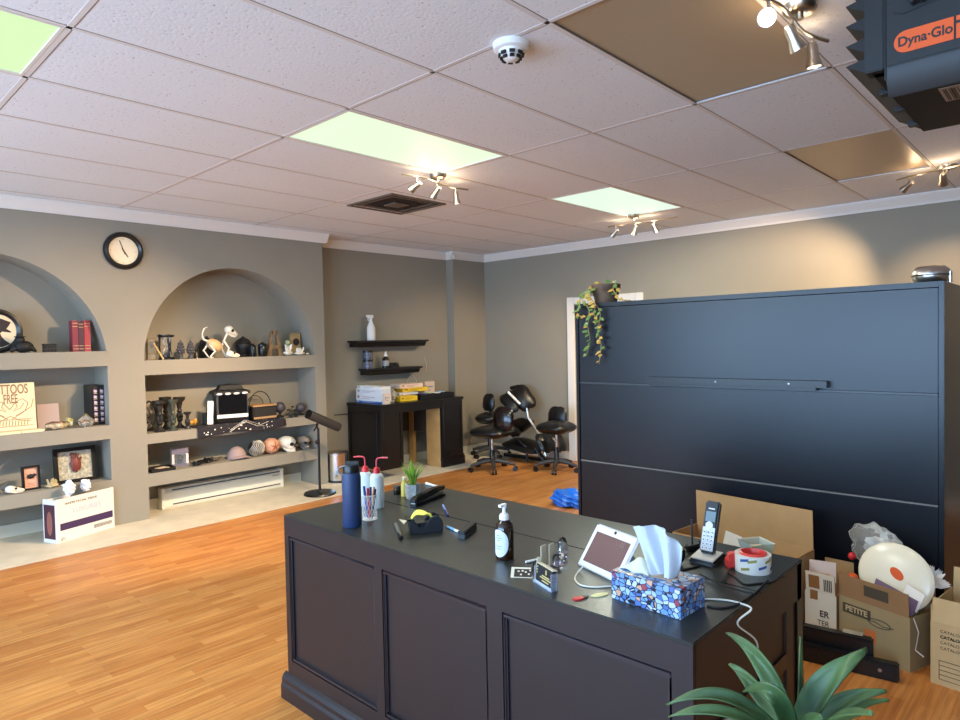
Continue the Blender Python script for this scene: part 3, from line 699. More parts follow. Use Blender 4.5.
def urn(px0, px1, pyt, label, ridge):
    p, w = seat(px0, px1, 357, -6.265, R1); h_ = hz((px0+px1)/2, pyt, -6.265)-R1
    t = thing('urn', label, 'urn', p, RZ, 'black lidded urns')
    UM = mat('black cast iron', (24, 24, 28), .5, bump=(40, .3))
    MB().lathe([(0, 0), (w*.36, 0), (w*.38, .012), (w*.33, .025), (w*.46, h_*.36), (w*.5, h_*.55), (w*.46, h_*.64), (0, h_*.64)], 24, caps=False).build('bowl', UM, t, smooth=True)
    l = MB().lathe([(w*.48, h_*.62), (w*.5, h_*.66), (w*.4, h_*.80), (w*.2, h_*.9), (w*.1, h_*.93), (w*.09, h_*.97), (0, h_)], 24, caps=False); l.build('domed_lid', UM, t, smooth=True)
    rb = MB()
    for k in range(ridge):
        q = 2*PI*k/ridge; rb.tube([(r*math.cos(q), r*math.sin(q), z) for r, z in ((w*.36, .03), (w*.46, h_*.36), (w*.5, h_*.55))], .005, 6)
    rb.build('ribs', UM, t, smooth=True)
urn(200, 214.5, 336, 'black lidded urn left of the animal skeleton', 14)
urn(236, 251, 336, 'black lidded urn right of the animal skeleton', 10)
# animal skeleton
p, w = seat(204, 243, 357, -6.04, R1); h_ = hz(232, 325, -6.04)-R1
t = thing('animal_skeleton', 'white plastic cat skeleton with raised tail between two black urns', 'skeleton', (p.x-.085, p.y, p.z), RZ)
u = w/39.   # metres per photo pixel here
q = lambda px, py, y=0: V(((px-223.5)*u, y, max(.004, (357.5-py)*u)))
sp = MB().tube(spline([q(212, 341), q(217, 340), q(222, 343), q(226, 345), q(229, 339), q(232, 333)], 5), .010, 8); sp.build('spine', BONE, t, smooth=True)
MB().tube(spline([q(212, 341), q(208, 339), q(207, 334), q(209, 329), q(212, 327.5)], 5), [.010]*8+[.007]*8+[.004]*5, 8).build('tail', BONE, t, smooth=True)
rb = MB().sph(q(218.5, 345), (8*u, .055, 5.6*u), 16, 9, fn=lambda d: 1.+.06*math.sin(26*d.x), M=Matrix.Translation(q(218.5, 345)) @ Matrix.Rotation(.55, 4, 'Y') @ Matrix.Translation(-q(218.5, 345)))
rb.build('rib_cage', mat('tan ribs', (214, 178, 128), .55), t, smooth=True)
sk = MB().sph(q(233.5, 330), (4.4*u, .042, 4*u), 14, 9).tube([q(234, 331), q(238, 333), q(241.5, 335.2)], [.034, .027, .016], 10).tube([q(233, 334), q(237, 336.5), q(240.5, 337)], [.012, .010, .008], 8)
sko = sk.build('skull', BONE, t, smooth=True)
MB().sph(q(235.6, 331, -.034), (.016, .014, .015), 10, 7).build('eye_socket', BLKM, sko); MB().sph(q(240.5, 334, -.012), (.010, .008, .007), 8, 6).build('nose_hole', BLKM, sko)
for (a, b, c_, y) in (((227, 341), (231, 348), (229, 356.5), -.04), ((229, 340), (227, 348), (231, 356.5), .03), ((213, 344), (217, 351), (212, 356.5), -.04), ((213, 344), (209, 350), (214, 356.8), .03)):
    MB().tube([q(*a, y*.6), q(*b, y), q(*c_, y)], [.011, .008, .007], 8).tube([q(*c_, y), q(c_[0]+3, c_[1]+.6, y)], .008, 6).sph(q(*b, y), .011, 8, 6).build('leg', BONE, t, smooth=True)
p, w = seat(227, 238, 357, -6.04, R1)
animal_skull(p, w/.13, 'little white skull lying below the cat skeleton chin', rz=RZ)
# two little dark pots
for a, b, pt, lab in ((250, 256, 343, 'small black round pot, left of two by the letter A'), (258.5, 267, 341.5, 'black pot with wide lid, right of two by the letter A')):
    p, w = seat(a, b, 355, -6.12, R1); h_ = hz((a+b)/2, pt, -6.12)-R1
    t = thing('small_pot', lab, 'pot', p, RZ, 'little black pots')
    MB().lathe([(0, 0), (w*.4, 0), (w*.48, h_*.25), (w*.48, h_*.6), (w*.42, h_*.7), (0, h_*.7)], 20, caps=False).build('body', BLK, t, smooth=True)
    MB().lathe([(w*.52, h_*.7), (w*.52, h_*.78), (w*.3, h_*.88), (w*.12, h_*.92), (.0, h_)], 20, caps=True).build('lid', BLK, t, smooth=True)
# letter A
p, w = seat(266.5, 282, 355.5, -6.16, R1); h_ = hz(274, 330.5, -6.16)-R1
t = thing('letter_block', 'rustic brown standing letter A', 'letter', p, RZ)
RW = mat('rustic brown wood', (134, 108, 76), .7, noise=(18, .3))
b = MB(); yy = (-.02, .02)
b.prism([(-w*.5, 0), (-w*.24, 0), (-.02, h_*.9), (-.02, h_), (-w*.16, h_)], *yy).prism([(w*.5, 0), (w*.16, h_), (.02, h_), (.02, h_*.9), (w*.24, 0)], *yy).box(-.03, .03, *yy, h_*.84, h_).box(-w*.3, w*.3, -.017, .017, h_*.27, h_*.42)
b.build('letter', RW, t)
for s in (-1, 1): MB().box(s*w*.37-w*.16, s*w*.37+w*.16, -.026, .026, 0, .02).build('serif_foot', RW, t)
# tan box and white corals
p, w = seat(291.5, 301, 352, -6.22, R1); h_ = hz(296, 333, -6.22)-R1
t = thing('art_block', 'upright tan block behind the white corals', 'block', p, RZ)
MB().box(-w/2, w/2, 0, .04, 0, h_).build('block', mat('tan clay', (176, 144, 98), .7, noise=(12, .2)), t, bevel=.006)
MB().lathe([(w*.2, 0), (w*.34, .002), (w*.2, .006)], 16, M=Matrix.Translation((0, -.001, h_*.6)) @ Matrix.Rotation(PI/2, 4, 'X')).build('ring_mark', mat('dark print', (48, 36, 36), .7), t)
p, w = seat(283, 293, 355, -6.10, R1); h_ = hz(288, 341, -6.10)-R1
coral(p, w, h_*.8, 'white branching coral with pale green knob, left of two', seed=11, n=14)
p2, w2 = seat(285.5, 290.5, 355, -6.21, R1); t = thing('skull_bauble', 'pale green egg shaped head rising from the left white coral', 'figurine', (p2.x, p2.y, R1), RZ)
MB().sph((0, 0, h_*.86), (w2*.5, w2*.45, h_*.22), 14, 9, fn=lambda d: 1-.12*(d.z < -.3)).build('head', mat('pale green glaze', (190, 200, 160), .4), t, smooth=True)
MB().cyl((0, 0, 0), (0, 0, h_*.7), w2*.28).build('stem', mat('lilac glaze', (186, 176, 196), .4), t, smooth=True)
p, w = seat(293.5, 305, 354, -6.07, R1); coral(p, w, .085, 'white branching coral in front of the tan block, right of two', seed=23, n=16)
p, w = seat(306, 310, 353.5, -6.1, R1)
for i, (a, b) in enumerate(((305.6, 309.4), (310, 314))):
    p, w = seat(a, b, 353.5, -6.1, R1)
    tag(MB().sph((0, 0, .011), (w*.5, .02, .011), 10, 6, fn=lambda d: 1+.15*math.sin(7*d.x+i)).build('shell', BONE, smooth=True, loc=p), ['small white shell just right of the white corals', 'small white shell at the right end of arched shelf'][i], 'shell', 'white shells')

# ================================================================== RIGHT NICHE, second shelf (z = .75)
R2 = .75
PEW = mat('dark pewter', (58, 56, 54), .42, .5, noise=(25, .25)); IRON = mat('wrought iron', (30, 27, 27), .55)
p, w = seat(146.5, 158, 432, -6.28, R2); h_ = hz(152, 401, -6.28)-R2
t = thing('scroll_stand', 'black wrought iron scroll stand at the left end of middle shelf', 'stand', p, RZ)
MB().lathe([(0, 0), (w*.5, 0), (w*.5, .01), (w*.15, .022), (.0, .03)], 20, caps=False).build('foot', IRON, t, smooth=True)
sc = [(0, 0, .02), (w*.2, 0, h_*.25), (w*.42, 0, h_*.5), (w*.2, 0, h_*.85), (-w*.2, 0, h_), (-w*.4, 0, h_*.93)]
MB().tube(spline(sc, 6), .008, 8).tube(spline([(w*.1, 0, .15*h_), (-w*.15, 0, h_*.3), (-w*.4, 0, h_*.25), (-w*.42, 0, h_*.42), (-w*.2, 0, h_*.46)], 6), .006, 8).build('scrolls', IRON, t, smooth=True)
def goblet(px0, px1, pyb, pyt, X, label, m=PEW):
    p, w = seat(px0, px1, pyb, X, R2); h = hz((px0+px1)/2, pyt, X)-R2; r = w/2
    t = thing('goblet', label, 'goblet', p, RZ, 'dark goblets on the middle shelf')
    MB().lathe([(0, 0), (r*.8, 0), (r*.82, .01), (r*.4, .03), (r*.22, h*.2)], 20, caps=False).build('foot', m, t, smooth=True)
    st = MB().lathe([(r*.22, h*.18), (r*.5, h*.27), (r*.2, h*.36), (r*.26, h*.5), (r*.46, h*.56), (r*.3, h*.63)], 18, caps=False)
    for k in range(5):
        a = 2*PI*k/5; st.sph((r*.34*math.cos(a), r*.34*math.sin(a), h*.40), (.012, .012, .03), 8, 6)
    st.build('stem', m, t, smooth=True)
    MB().lathe([(r*.3, h*.62), (r*.42, h*.74), (r*.5, h*.84), (r*.95, h*.92), (r, h), (r*.95, h), (r*.4, h*.9), (0, h*.86)], 22, caps=False).build('cup', m, t, smooth=True)
goblet(153, 167, 431, 400.5, -6.09, 'dark flared goblet, leftmost of the dense goblet cluster')
goblet(160, 172, 428, 397, -6.22, 'dark goblet with flat rim, at the rear left of goblet cluster')
goblet(168, 179, 430, 399.5, -6.08, 'grey green goblet in the middle of the goblet cluster', mat('grey green pewter', (78, 82, 72), .45, .4, noise=(25, .25)))
goblet(174, 186, 428, 397, -6.2, 'dark flat rimmed goblet, at the right of goblet cluster')
goblet(184, 191.5, 428, 412, -6.1, 'small black goblet right of the taller ones')
p, w = seat(190, 197, 424, -6.20, R2+.016)
t = thing('yellow_trinket', 'small amber yellow trinket between goblet and star printed runner', 'trinket', p, RZ)
MB().sph((0, 0, .025), (w*.5, .03, .025), 12, 8, fn=lambda d: 1+.25*math.sin(6*d.x+1)).build('body', mat('amber resin', (220, 160, 70), .4), t, smooth=True)
MB().sph((w*.2, -.01, .045), (.018, .016, .018), 8, 6).build('knob', mat('amber resin', (220, 160, 70), .4), t, smooth=True)
# star-printed black runner that folds over the shelf edge
ya, yb = aX(197, 430, WX).y, aX(285, 420, WX).y; yc = (ya+yb)/2; w = yb-ya; drop = .085
t = thing('star_runner', 'black star dotted cloth with white skeleton arms draped over the shelf edge', 'cloth', (WX, yc, R2), RZ)
RUN = mat('black runner cloth', (30, 26, 34), .85)
def runf(u_, v_):
    x = (u_-.5)*w; L = .26+drop; s = v_*L
    wv = .003*math.sin(u_*21)+.002*math.sin(u_*47+1)
    if s < .245: return (x, .25-s, .005)
    if s < .262: return (x, -.003, .005)
    dz = s-.25; fl = drop*(.86+.14*math.cos(u_*9)); return (x, -.009-abs(wv)-.012*dz/drop, .004-dz*(fl/drop))
MB().grid(runf, 40, 24).build('cloth', RUN, t, smooth=True, solid=.003)
stz = MB(); rr = random.Random(4)
for i in range(34):
    x = rr.uniform(-.48, .48)*w; z = -rr.uniform(.008, drop*.78); r = rr.choice((.004, .006, .008))
    stz.lathe([(0, .0008), (r, 0)], 5, M=Matrix.Translation((x, -.0155-.012*(-z)/drop, z)) @ Matrix.Rotation(PI/2, 4, 'X'), caps=False)
for i in range(26):
    x = rr.uniform(-.48, .48)*w; y = rr.uniform(.01, .1); stz.lathe([(0, .001), (rr.choice((.004, .006)), 0)], 5, M=Matrix.Translation((x, y, .0072)), caps=False)
stz.build('star_print', PAPER, t)
arm = MB()
def bone(a, b, r): arm.tube([a, V(a).lerp(V(b), .12), V(a).lerp(V(b), .5), V(a).lerp(V(b), .88), b], [r*1.7, r*1.25, r, r*1.25, r*1.7], 6, flat=.4)
zz = lambda px, py: ((px-241)*u*.80, -.025, (423.0-.088*(px-241)-py)*u)
bone(zz(222, 431), zz(240, 421.5), .006); bone(zz(223, 429), zz(239, 420.5), .004); bone(zz(243, 421), zz(258, 425), .006); bone(zz(246, 420), zz(262, 424), .004); bone(zz(258, 425), zz(267, 425), .005); bone(zz(262, 424), zz(273, 420.5), .004)
for k in range(4): bone(zz(238+k, 422.5), zz(240+1.6*k, 419.5-.4*(k % 2)), .003)
arm.build('skeleton_arms_print', BONE, t, smooth=True)
# dark cup and white card
p, w = seat(202.5, 208.5, 421, -6.24, R2)
tag(MB().lathe([(0, 0), (w*.5, 0), (w*.56, .105), (w*.5, .105), (w*.44, .01), (0, .01)], 20, caps=False).build('dark_cup', mat('dark teal ceramic', (48, 54, 54), .4), smooth=True, loc=(p.x, p.y, p.z+.009)), 'dark straight cup behind the leaning white card', 'cup')
p, w = seat(206.5, 213.5, 420, -6.14, R2+.012); h_ = hz(211, 402, -6.16)-R2
tag(MB().box(-w*.42, w*.42, 0, .003, 0, h_, Matrix.Rotation(-.1, 4, 'X') @ Matrix.Rotation(.10, 4, 'Y')).build('leaning_card', PAPER, loc=(p.x, p.y, p.z), rot=(0, 0, RZ)), 'white card leaning against the black lantern shaped case', 'card')
# lantern-like black display case
p, w = seat(214, 247.5, 420, -6.19, R2+.0105); h_ = hz(232, 385, -6.14)-R2
t = thing('display_case', 'black glossy display case with roof shaped lid and white bottom band', 'case', p, RZ-.22)
CASE = mat('black gloss plastic', (14, 14, 18), .14); b2 = w*.44
MB().box(-b2, b2, -.075, .12, 0, .045).build('plinth', BLK, t, bevel=.008)
MB().box(-b2*.95, b2*.95, -.072, .115, .045, h_*.76).build('case_body', CASE, t, bevel=.004)
MB().box(-b2*.97, b2*.97, -.078, -.072, .046, .080).build('white_band', PAPER, t)
MB().box(-b2*.98, -b2*.86, -.0745, -.071, .085, h_*.74).build('corner_post', mat('grey trim', (70, 70, 74), .4), t)
MB().box(b2*.92, b2*.98, -.0745, -.071, .085, h_*.74).build('corner_post', MATS['grey trim'], t)
MB().lathe([(b2*1.65, h_*.74), (b2*1.6, h_*.82), (b2*1.1, h_*.86), (b2*1.0, h_*.92), (b2*.9, h_*.97), (0, h_)], 4, M=Matrix.Translation((0, .02, 0)) @ Matrix.Diagonal((1, .62, 1, 1)) @ Matrix.Rotation(PI/4, 4, 'Z')).build('roof_lid', BLKM, t, bevel=.006)
ev = MB()
for k in range(4): ev.sph((-b2*.8+b2*.53*k, -.085, h_*.755), (b2*.2, .010, .012), 10, 6)
ev.build('eave_beads', PAPER, t, smooth=True)
# wire handled black basket
p, w = seat(247.5, 273, 417, -6.2, R2+.008); hh = hz(262, 404, -6.2)-R2; ht = hz(262, 392, -6.2)-R2
t = thing('wire_basket', 'black basket with tall wire handle right of the display case', 'basket', p, RZ)
MB().box(-w*.46, w*.46, -.10, .08, 0, hh*.85).build('basket_body', mat('black wicker', (34, 32, 30), .7, bump=(90, .6)), t, bevel=.01)
MB().box(-w*.47, w*.47, -.104, .084, hh*.85, hh*.95).box(-w*.44, w*.44, -.105, -.1, .01, .03).build('rim', mat('tan rim', (180, 140, 96), .6), t)
MB().tube([(x, 0, z) for x, z in arc(0, hh*.8, w*.42, ht-hh*.8, 0, PI, 20)], .005, 8).tube([(x, .05, z) for x, z in arc(-.03, hh*.8, w*.34, (ht-hh*.8)*.72, .2, PI, 20)], .004, 8).build('handle', IRON, t, smooth=True)
# round headed ornaments and sunglasses
def orb(px0, px1, pyt, X, label):
    p, w = seat(px0, px1, 417, X, R2); h_ = hz((px0+px1)/2, pyt, X)-R2
    if X > -6.21 and px1 < 286: p.z += .009
    t = thing('orb_ornament', label, 'ornament', p, RZ, 'dark orb ornaments')
    MB().lathe([(0, 0), (w*.38, 0), (w*.38, .01), (w*.14, .02), (w*.12, h_-w)], 16, caps=False).build('foot', IRON, t, smooth=True)
    MB().sph((0, 0, h_-w*.52), w*.5, 18, 12, fn=lambda d: 1+.03*math.sin(14*d.x)*math.sin(12*d.z)).build('orb', mat('smoky grey stone', (72, 66, 74), .5, noise=(18, .25)), t, smooth=True)
orb(275, 285, 402.5, -6.16, 'dark grey orb ornament standing on the star cloth end')
orb(296.5, 305, 402.5, -6.2, 'dark grey orb ornament at the right end of middle shelf')
p, w = seat(287.5, 297, 418, -6.08, R2)
t = thing('sunglasses', 'dark sunglasses lying between the two orb ornaments', 'sunglasses', p, RZ)
for s in (-1, 1):
    MB().lathe([(0, 0), (w*.24, .0), (w*.24, .004), (0, .004)], 16, M=Matrix.Translation((s*w*.26, -.02, .022)) @ Matrix.Rotation(PI/2-.3, 4, 'X')).build('lens', CASE, t)
    MB().tube([(s*w*.5, -.02, .03), (s*w*.5, .06, .02), (s*w*.44, .12, .004)], .003, 6).build('temple_arm', BLK, t, smooth=True)
MB().tube([(-w*.5, -.02, .03), (0, -.024, .035), (w*.5, -.02, .03)], .003, 6).build('brow_bar', BLK, t, smooth=True)
p, w = seat(286, 296, 412, -6.28, R2)
t = thing('leafy_twig', 'dark twig with curled leaves behind the sunglasses', 'twig', p, RZ)
MB().tube([(-w*.5, 0, .004), (0, 0, .04), (w*.5, 0, .05)], .004, 6).tube([(0, 0, .04), (w*.1, 0, .08)], .003, 6).build('stem', IRON, t)
for x, z in ((-.03, .06), (.02, .09), (.05, .05)): MB().sph((x, 0, z), (.022, .006, .010), 8, 5, M=None).build('leaf', mat('dark dried leaf', (60, 56, 44), .7), t, smooth=True)

# ================================================================== RIGHT NICHE, third shelf (z = .40)
R3 = .40
p, w = seat(148, 172, 474, -6.13, R3)
t = thing('open_case', 'open black flat case with a pale card inside', 'case', p, RZ)
MB().box(-w/2, w/2, -.09, .08, 0, .004).box(-w/2, w/2, -.09, -.086, .004, .03).box(-w/2, w/2, .076, .08, .004, .03).box(-w/2, -w/2+.004, -.086, .076, .004, .03).box(w/2-.004, w/2, -.086, .076, .004, .03).build('tray', BLKM, t)
MB().box(-.035, .06, -.05, .03, .02, .023, Matrix.Rotation(.3, 4, 'Z')).build('pale_card', mat('pale peach card', (232, 206, 178), .7), t)
p, w = seat(171.5, 189.5, 467, -6.16, R3); h_ = hz(180, 448.5, -6.16)-R3
t = thing('toy_box', 'white window box with small figure inside on the lower shelf', 'toy box', p, RZ-.25)
TB = mat('white glossy carton', (222, 214, 206), .4); w *= .86
MB().box(-w/2, w/2, .0, .09, 0, .012).box(-w/2, w/2, 0, .09, h_-.012, h_).box(-w/2, -w/2+.02, 0, .09, .012, h_-.012).box(w/2-.02, w/2, 0, .09, .012, h_-.012).box(-w/2+.02, w/2-.02, .085, .09, .012, h_-.012).build('carton', TB, t)
MB().box(-w/2, w/2, -.001, 0, h_*.7, h_).box(-w/2, w/2, -.001, 0, 0, h_*.16).build('printed_front', mat('grey violet print', (120, 112, 128), .5), t)
MB().box(w/2, w/2+.001, 0, .09, 0, h_).build('side_print', mat('tan side print', (206, 164, 120), .6), t)
MB().sph((0, .045, h_*.44), (.028, .028, .026), 12, 8).lathe([(.018, 0), (.02, .05), (.012, .062)], 12, c=(0, .045, .012)).build('toy_figure', mat('dark violet toy', (54, 50, 66), .5), t, smooth=True)
MB().box(-w/2+.02, w/2-.02, .001, .002, h_*.16, h_*.7).build('window', GLASSM, t)
def coil(px0, px1, pyb, X, m, label, seed, r=.006):
    p, w = seat(px0, px1, pyb, X, R3); rr = random.Random(seed)
    pts = [(w*.46*math.cos(a*1.7+seed)*(.5+.5*math.sin(a*.77)), .05*math.sin(a*2.1), r+.006+.012*(1+math.sin(a*3.1))) for a in [i*.9 for i in range(16)]]
    o = MB().tube(spline(pts, 5), r, 6).build('cord_coil', m, smooth=True, loc=p, rot=(0, 0, RZ)); tag(o, label, 'cord', 'tangled cords on the lower shelf')
coil(190, 203, 466, -6.08, BLKM, 'tangled black cord next to the white window box', 2)
coil(199, 214, 463, -6.14, BLK, 'coiled dark strap in the middle of the lower shelf', 5, .009)
coil(208, 221, 460, -6.18, mat('taupe beads', (92, 84, 76), .5), 'string of taupe beads left of the pink cap', 8, .007)
p, w = seat(227, 248.5, 461, -6.12, R3); h_ = hz(238, 446.5, -6.12)-R3
t = thing('cap', 'dusty pink cap with curved brim on the lower shelf', 'cap', p, RZ)
PK = mat('dusty pink cloth', (158, 136, 132), .8)
MB().sph((0, .02, .0), (w*.42, .1, h_), 20, 12, fn=lambda d: 1. if d.z > 0 else .35).build('crown', PK, t, smooth=True)
MB().grid(lambda a, b: ((a-.5)*w*.95, -.05-.07*b*math.sin(PI*a)**.5, .012+.03*math.sin(PI*a)*(1-b*.6)), 16, 6).build('brim', PK, t, smooth=True, solid=.004)
MB().tube([(w*.3, .1, .02), (w*.45, .06, .012), (w*.5, -.01, .008)], .006, 6).build('strap', mat('grey strap', (120, 108, 106), .7), t, smooth=True)
p, w = seat(249, 264, 457, -6.12, R3)
t = thing('patterned_ball', 'black and white patterned ball left of orange ball', 'ball', p, RZ)
r = w/2; MB().sph((0, 0, r), r, 20, 12).build('ball', mat('black glaze', (34, 34, 36), .35), t, smooth=True)
f = MB()
for i in range(11):
    a = -1.25+.25*i
    f.tube([(r*1.01*math.sin(a+.35*math.sin(3*s))*math.cos(s), -r*1.01*math.cos(a+.35*math.sin(3*s))*math.cos(s), r+r*1.01*math.sin(s)) for s in [-1.2+.2*j for j in range(13)]], .0022, 5)
f.build('white_scrollwork', BONE, t, smooth=True)
p, w = seat(264, 279, 454.5, -6.12, R3); r = w/2; h_ = hz(271, 438, -6.12)-R3
t = thing('clay_ball', 'peach clay ball with carved star between patterned ball and white skull', 'ball', p, RZ)
MB().sph((0, 0, h_/2), (r, r, h_/2), 20, 14, fn=lambda d: 1+.03*math.sin(9*d.x+4*d.z)).build('ball', mat('peach clay', (216, 158, 126), .6, noise=(16, .12)), t, smooth=True)
f = MB()
for k in range(5):
    a = PI/2+2*PI*k/5; f.tube([(0, -r*1.0, h_/2), (r*.3*math.cos(a), -r*.97, h_/2+r*.3*math.sin(a)), (r*.62*math.cos(a), -r*.80, h_/2+r*.62*math.sin(a))], [.006, .006, .003], 6)
f.build('star_grooves', mat('rust clay', (160, 92, 66), .7), t, smooth=True)
def skull(px0, px1, pyb, pyt, X, m, label, turn=.45):
    p, w = seat(px0, px1, pyb, X, R3); h = hz((px0+px1)/2, pyt, X)-R3
    t = thing('skull', label, 'skull', p, RZ+turn, 'human skull ornaments'); r = w/2
    def sh(d): return 1. - .18*max(0, -d.z)*(d.y < 0) + .04*max(0, d.y)
    b = MB().sph((0, 0, h*.58), (r*.88, r*1.05, h*.42), 24, 16, fn=sh).sph((0, -r*.5, h*.33), (r*.62, r*.5, h*.22), 14, 9)
    for s in (-1, 1): b.sph((s*r*.62, -r*.45, h*.40), (r*.2, r*.3, h*.08), 10, 7)
    b.build('cranium', m, t, smooth=True)
    j = MB().tube([(-r*.6, -.05*r, h*.28), (-r*.5, -r*.5, h*.1), (0, -r*.92, h*.07), (r*.5, -r*.5, h*.1), (r*.6, -.05*r, h*.28)], [r*.14, r*.17, r*.2, r*.17, r*.14], 8); j.build('jaw', m, t, smooth=True)
    for s in (-1, 1): MB().sph((s*r*.36, -r*.90, h*.52), (r*.24, r*.22, h*.115), 12, 8).build('eye_socket', BLKM, t, smooth=True)
    MB().prism([(-r*.13, h*.34), (r*.13, h*.34), (0, h*.45)], -r*1.05, -r*.8).build('nose_hole', BLKM, t)
    te = MB()
    for k in range(6): te.cbox((r*(-.3+.12*k), -r*1.0+abs(k-2.5)*.006, h*.22), (r*.09, .01, h*.09))
    te.build('teeth', mat('ivory teeth', (232, 226, 206), .4), t)
skull(278.5, 295, 453.5, 436, -6.12, BONE, 'white human skull ornament, larger of two on the lower shelf')
skull(297, 309.5, 450.5, 436, -6.14, mat('grey stone skull', (128, 122, 118), .6, noise=(20, .2)), 'grey skull ornament, smaller one at the right end of lower shelf', .2)
# ---- baseboard heater
ya, yb = aX(164, 505, -6.2).y, aX(286, 480, -6.2).y; w = yb-ya
t = thing('baseboard_heater', 'long white electric baseboard heater under the lowest right shelf', 'heater', (-6.335, (ya+yb)/2, .011), RZ)
HW = mat('cream enamel', (226, 222, 206), .4)
MB().prism([(0, .0), (-.075, .0), (-.085, .02), (-.085, .145), (-.06, .185), (0, .19)], -w/2+.03, w/2-.03, Matrix.Rotation(-PI/2, 4, 'Z') @ Matrix.Scale(-1, 4, V((1, 0, 0))) if False else Matrix(((0, 1, 0, 0), (1, 0, 0, 0), (0, 0, 1, 0), (0, 0, 0, 1)))).build('heater_cover', HW, t)
for s in (-1, 1): MB().box(s*w/2-.03 if s > 0 else -w/2, w/2 if s > 0 else -w/2+.03, -.09, 0, 0, .195).build('end_cap', HW, t, bevel=.004)
MB().box(-w*.42, w*.47, -.0862, -.080, .030, .042).box(-w*.42, w*.47, -.0775, -.066, .160, .170).build('dark_slot', mat('slot shadow grey', (70, 70, 74), .7), t)
MB().box(w*.40, w*.46, -.0868, -.080, .128, .142).build('thermostat_plate', NICKEL, t)

# ================================================================== FLOOR LAMP WITH TUBE HEAD, BIN
p = aZ(320, 494, .011)
t = thing('tube_lamp', 'black stand with round base and tilted tube head beside the niches', 'stand', p, RZ)
MB().lathe([(0, 0), (.155, 0), (.158, .008), (.15, .02), (.03, .026), (.02, .04), (0, .04)], 40, caps=False).build('base', BLK, t, smooth=True)
ph = aX(320, 428, p.x).z-.011
MB().cyl((0, 0, .02), (0, 0, ph), .0125).build('pole', BLK, t, smooth=True)
a, b = aX(308, 414, p.x), aX(339, 427.5, p.x); rel = lambda q_: V((q_.y-p.y, -.0, q_.z-p.z))
ra, rb_ = rel(a), rel(b); d = (rb_-ra).normalized()
MB().tube([ra, ra+d*.02, rb_-d*.02, rb_], [.042, .046, .046, .042], 20).build('tube_head', mat('charcoal foam', (48, 44, 42), .75), t, smooth=True)
MB().tube([ra-d*.002, ra+d*.012], .0465, 20).build('end_cap', CASE, t, smooth=True)
MB().tube([(0, 0, ph-.01), (-.02, 0, ph+.03), (.02, 0, ph+.10)], .010, 8).bar((-.05, 0, ph-.02), (.0, 0, ph+.04), .02, .006).build('yoke', BLK, t, smooth=True)
MB().sph((-.02, 0, .52), .02, 10, 8).build('height_knob', BLK, t, smooth=True)
c0 = aX(339.5, 484, -6.0)
rt_ = .112
t = thing('waste_bin', 'stainless round waste bin beside the black counter', 'bin', (-6.02, aX(338.5, 484, -6.02).y, .011), RZ); hb = hz(340, 450, -6.02)-.011
MB().lathe([(0, .012), (rt_, .012), (rt_, hb-.03), (rt_*.97, hb-.03), (0, hb-.03)], 36, caps=False).build('body', CHROME, t, smooth=True)
MB().lathe([(0, 0), (rt_*1.03, 0), (rt_*1.03, .02), (rt_, .024)], 36, caps=False).build('base_ring', BLK, t, smooth=True)
MB().lathe([(rt_*1.02, hb-.034), (rt_*1.02, hb-.016), (rt_*.8, hb-.004), (0, hb)], 36, caps=False).build('lid', NICKEL, t, smooth=True)
MB().box(-.03, .03, -rt_-.045, -rt_+.005, .006, .014).build('pedal', BLK, t, bevel=.003)

# ================================================================== ALCOVE
def wall_shelf(px0, px1, pyt, pyb, label):
    X = AX_+.19; a, b = aX(px0, pyt, X), aX(px1, pyt, X); a = aX(px0, pyt, AX_); y, w = (a.y+b.y)/2, b.y-a.y
    z = b.z; th = .075
    t = thing('wall_shelf', label, 'shelf', (AX_, y, z-th), RZ, 'black floating shelves')
    MB().box(-w/2, w/2, -.20, 0, th-.022, th).build('shelf_board', BLK, t, bevel=.004)
    Mm = Matrix(((0, 1, 0, 0), (1, 0, 0, 0), (0, 0, 1, 0), (0, 0, 0, 1)))
    MB().prism([(0, 0), (-.15, 0), (-.165, .012), (-.175, .04), (-.19, th-.022), (0, th-.022)], -w/2+.03, w/2-.03, Mm).build('moulded_bracket', BLK, t)
    return z
zs1 = wall_shelf(347, 428.5, 339.5, 345, 'black floating shelf holding the white spray bottle, upper of two')
zs2 = wall_shelf(358, 422.5, 366, 372, 'black floating shelf with cans and bottle, lower of two')
XS = -6.17
def sb_(px0, px1, pyb, z): return seat(px0, px1, pyb, XS, z)
p, w = sb_(367.5, 375, 338, zs1); h_ = hz(371, 315, XS)-zs1
t = thing('spray_bottle', 'white trigger spray bottle on the upper floating shelf', 'spray bottle', p, RZ); r = w/2
MB().lathe([(0, 0), (r*.95, 0), (r, .01), (r, h_*.5), (r*.6, h_*.66), (r*.36, h_*.76), (r*.36, h_*.82), (0, h_*.82)], 24, caps=False, sy=.7).build('bottle', WHITE, t, smooth=True)
MB().box(-r*.9, r*.6, -.014, .014, h_*.88, h_).box(-r*.3, r*.3, -.012, .012, h_*.8, h_*.9).box(-r*1.25, -r*.9, -.008, .008, h_*.93, h_*.99).build('spray_head', WHITE, t, bevel=.005)
MB().tube([(-r*.6, 0, h_*.9), (-r*.8, 0, h_*.82), (-r*.55, 0, h_*.76)], .006, 6).build('trigger', WHITE, t, smooth=True)
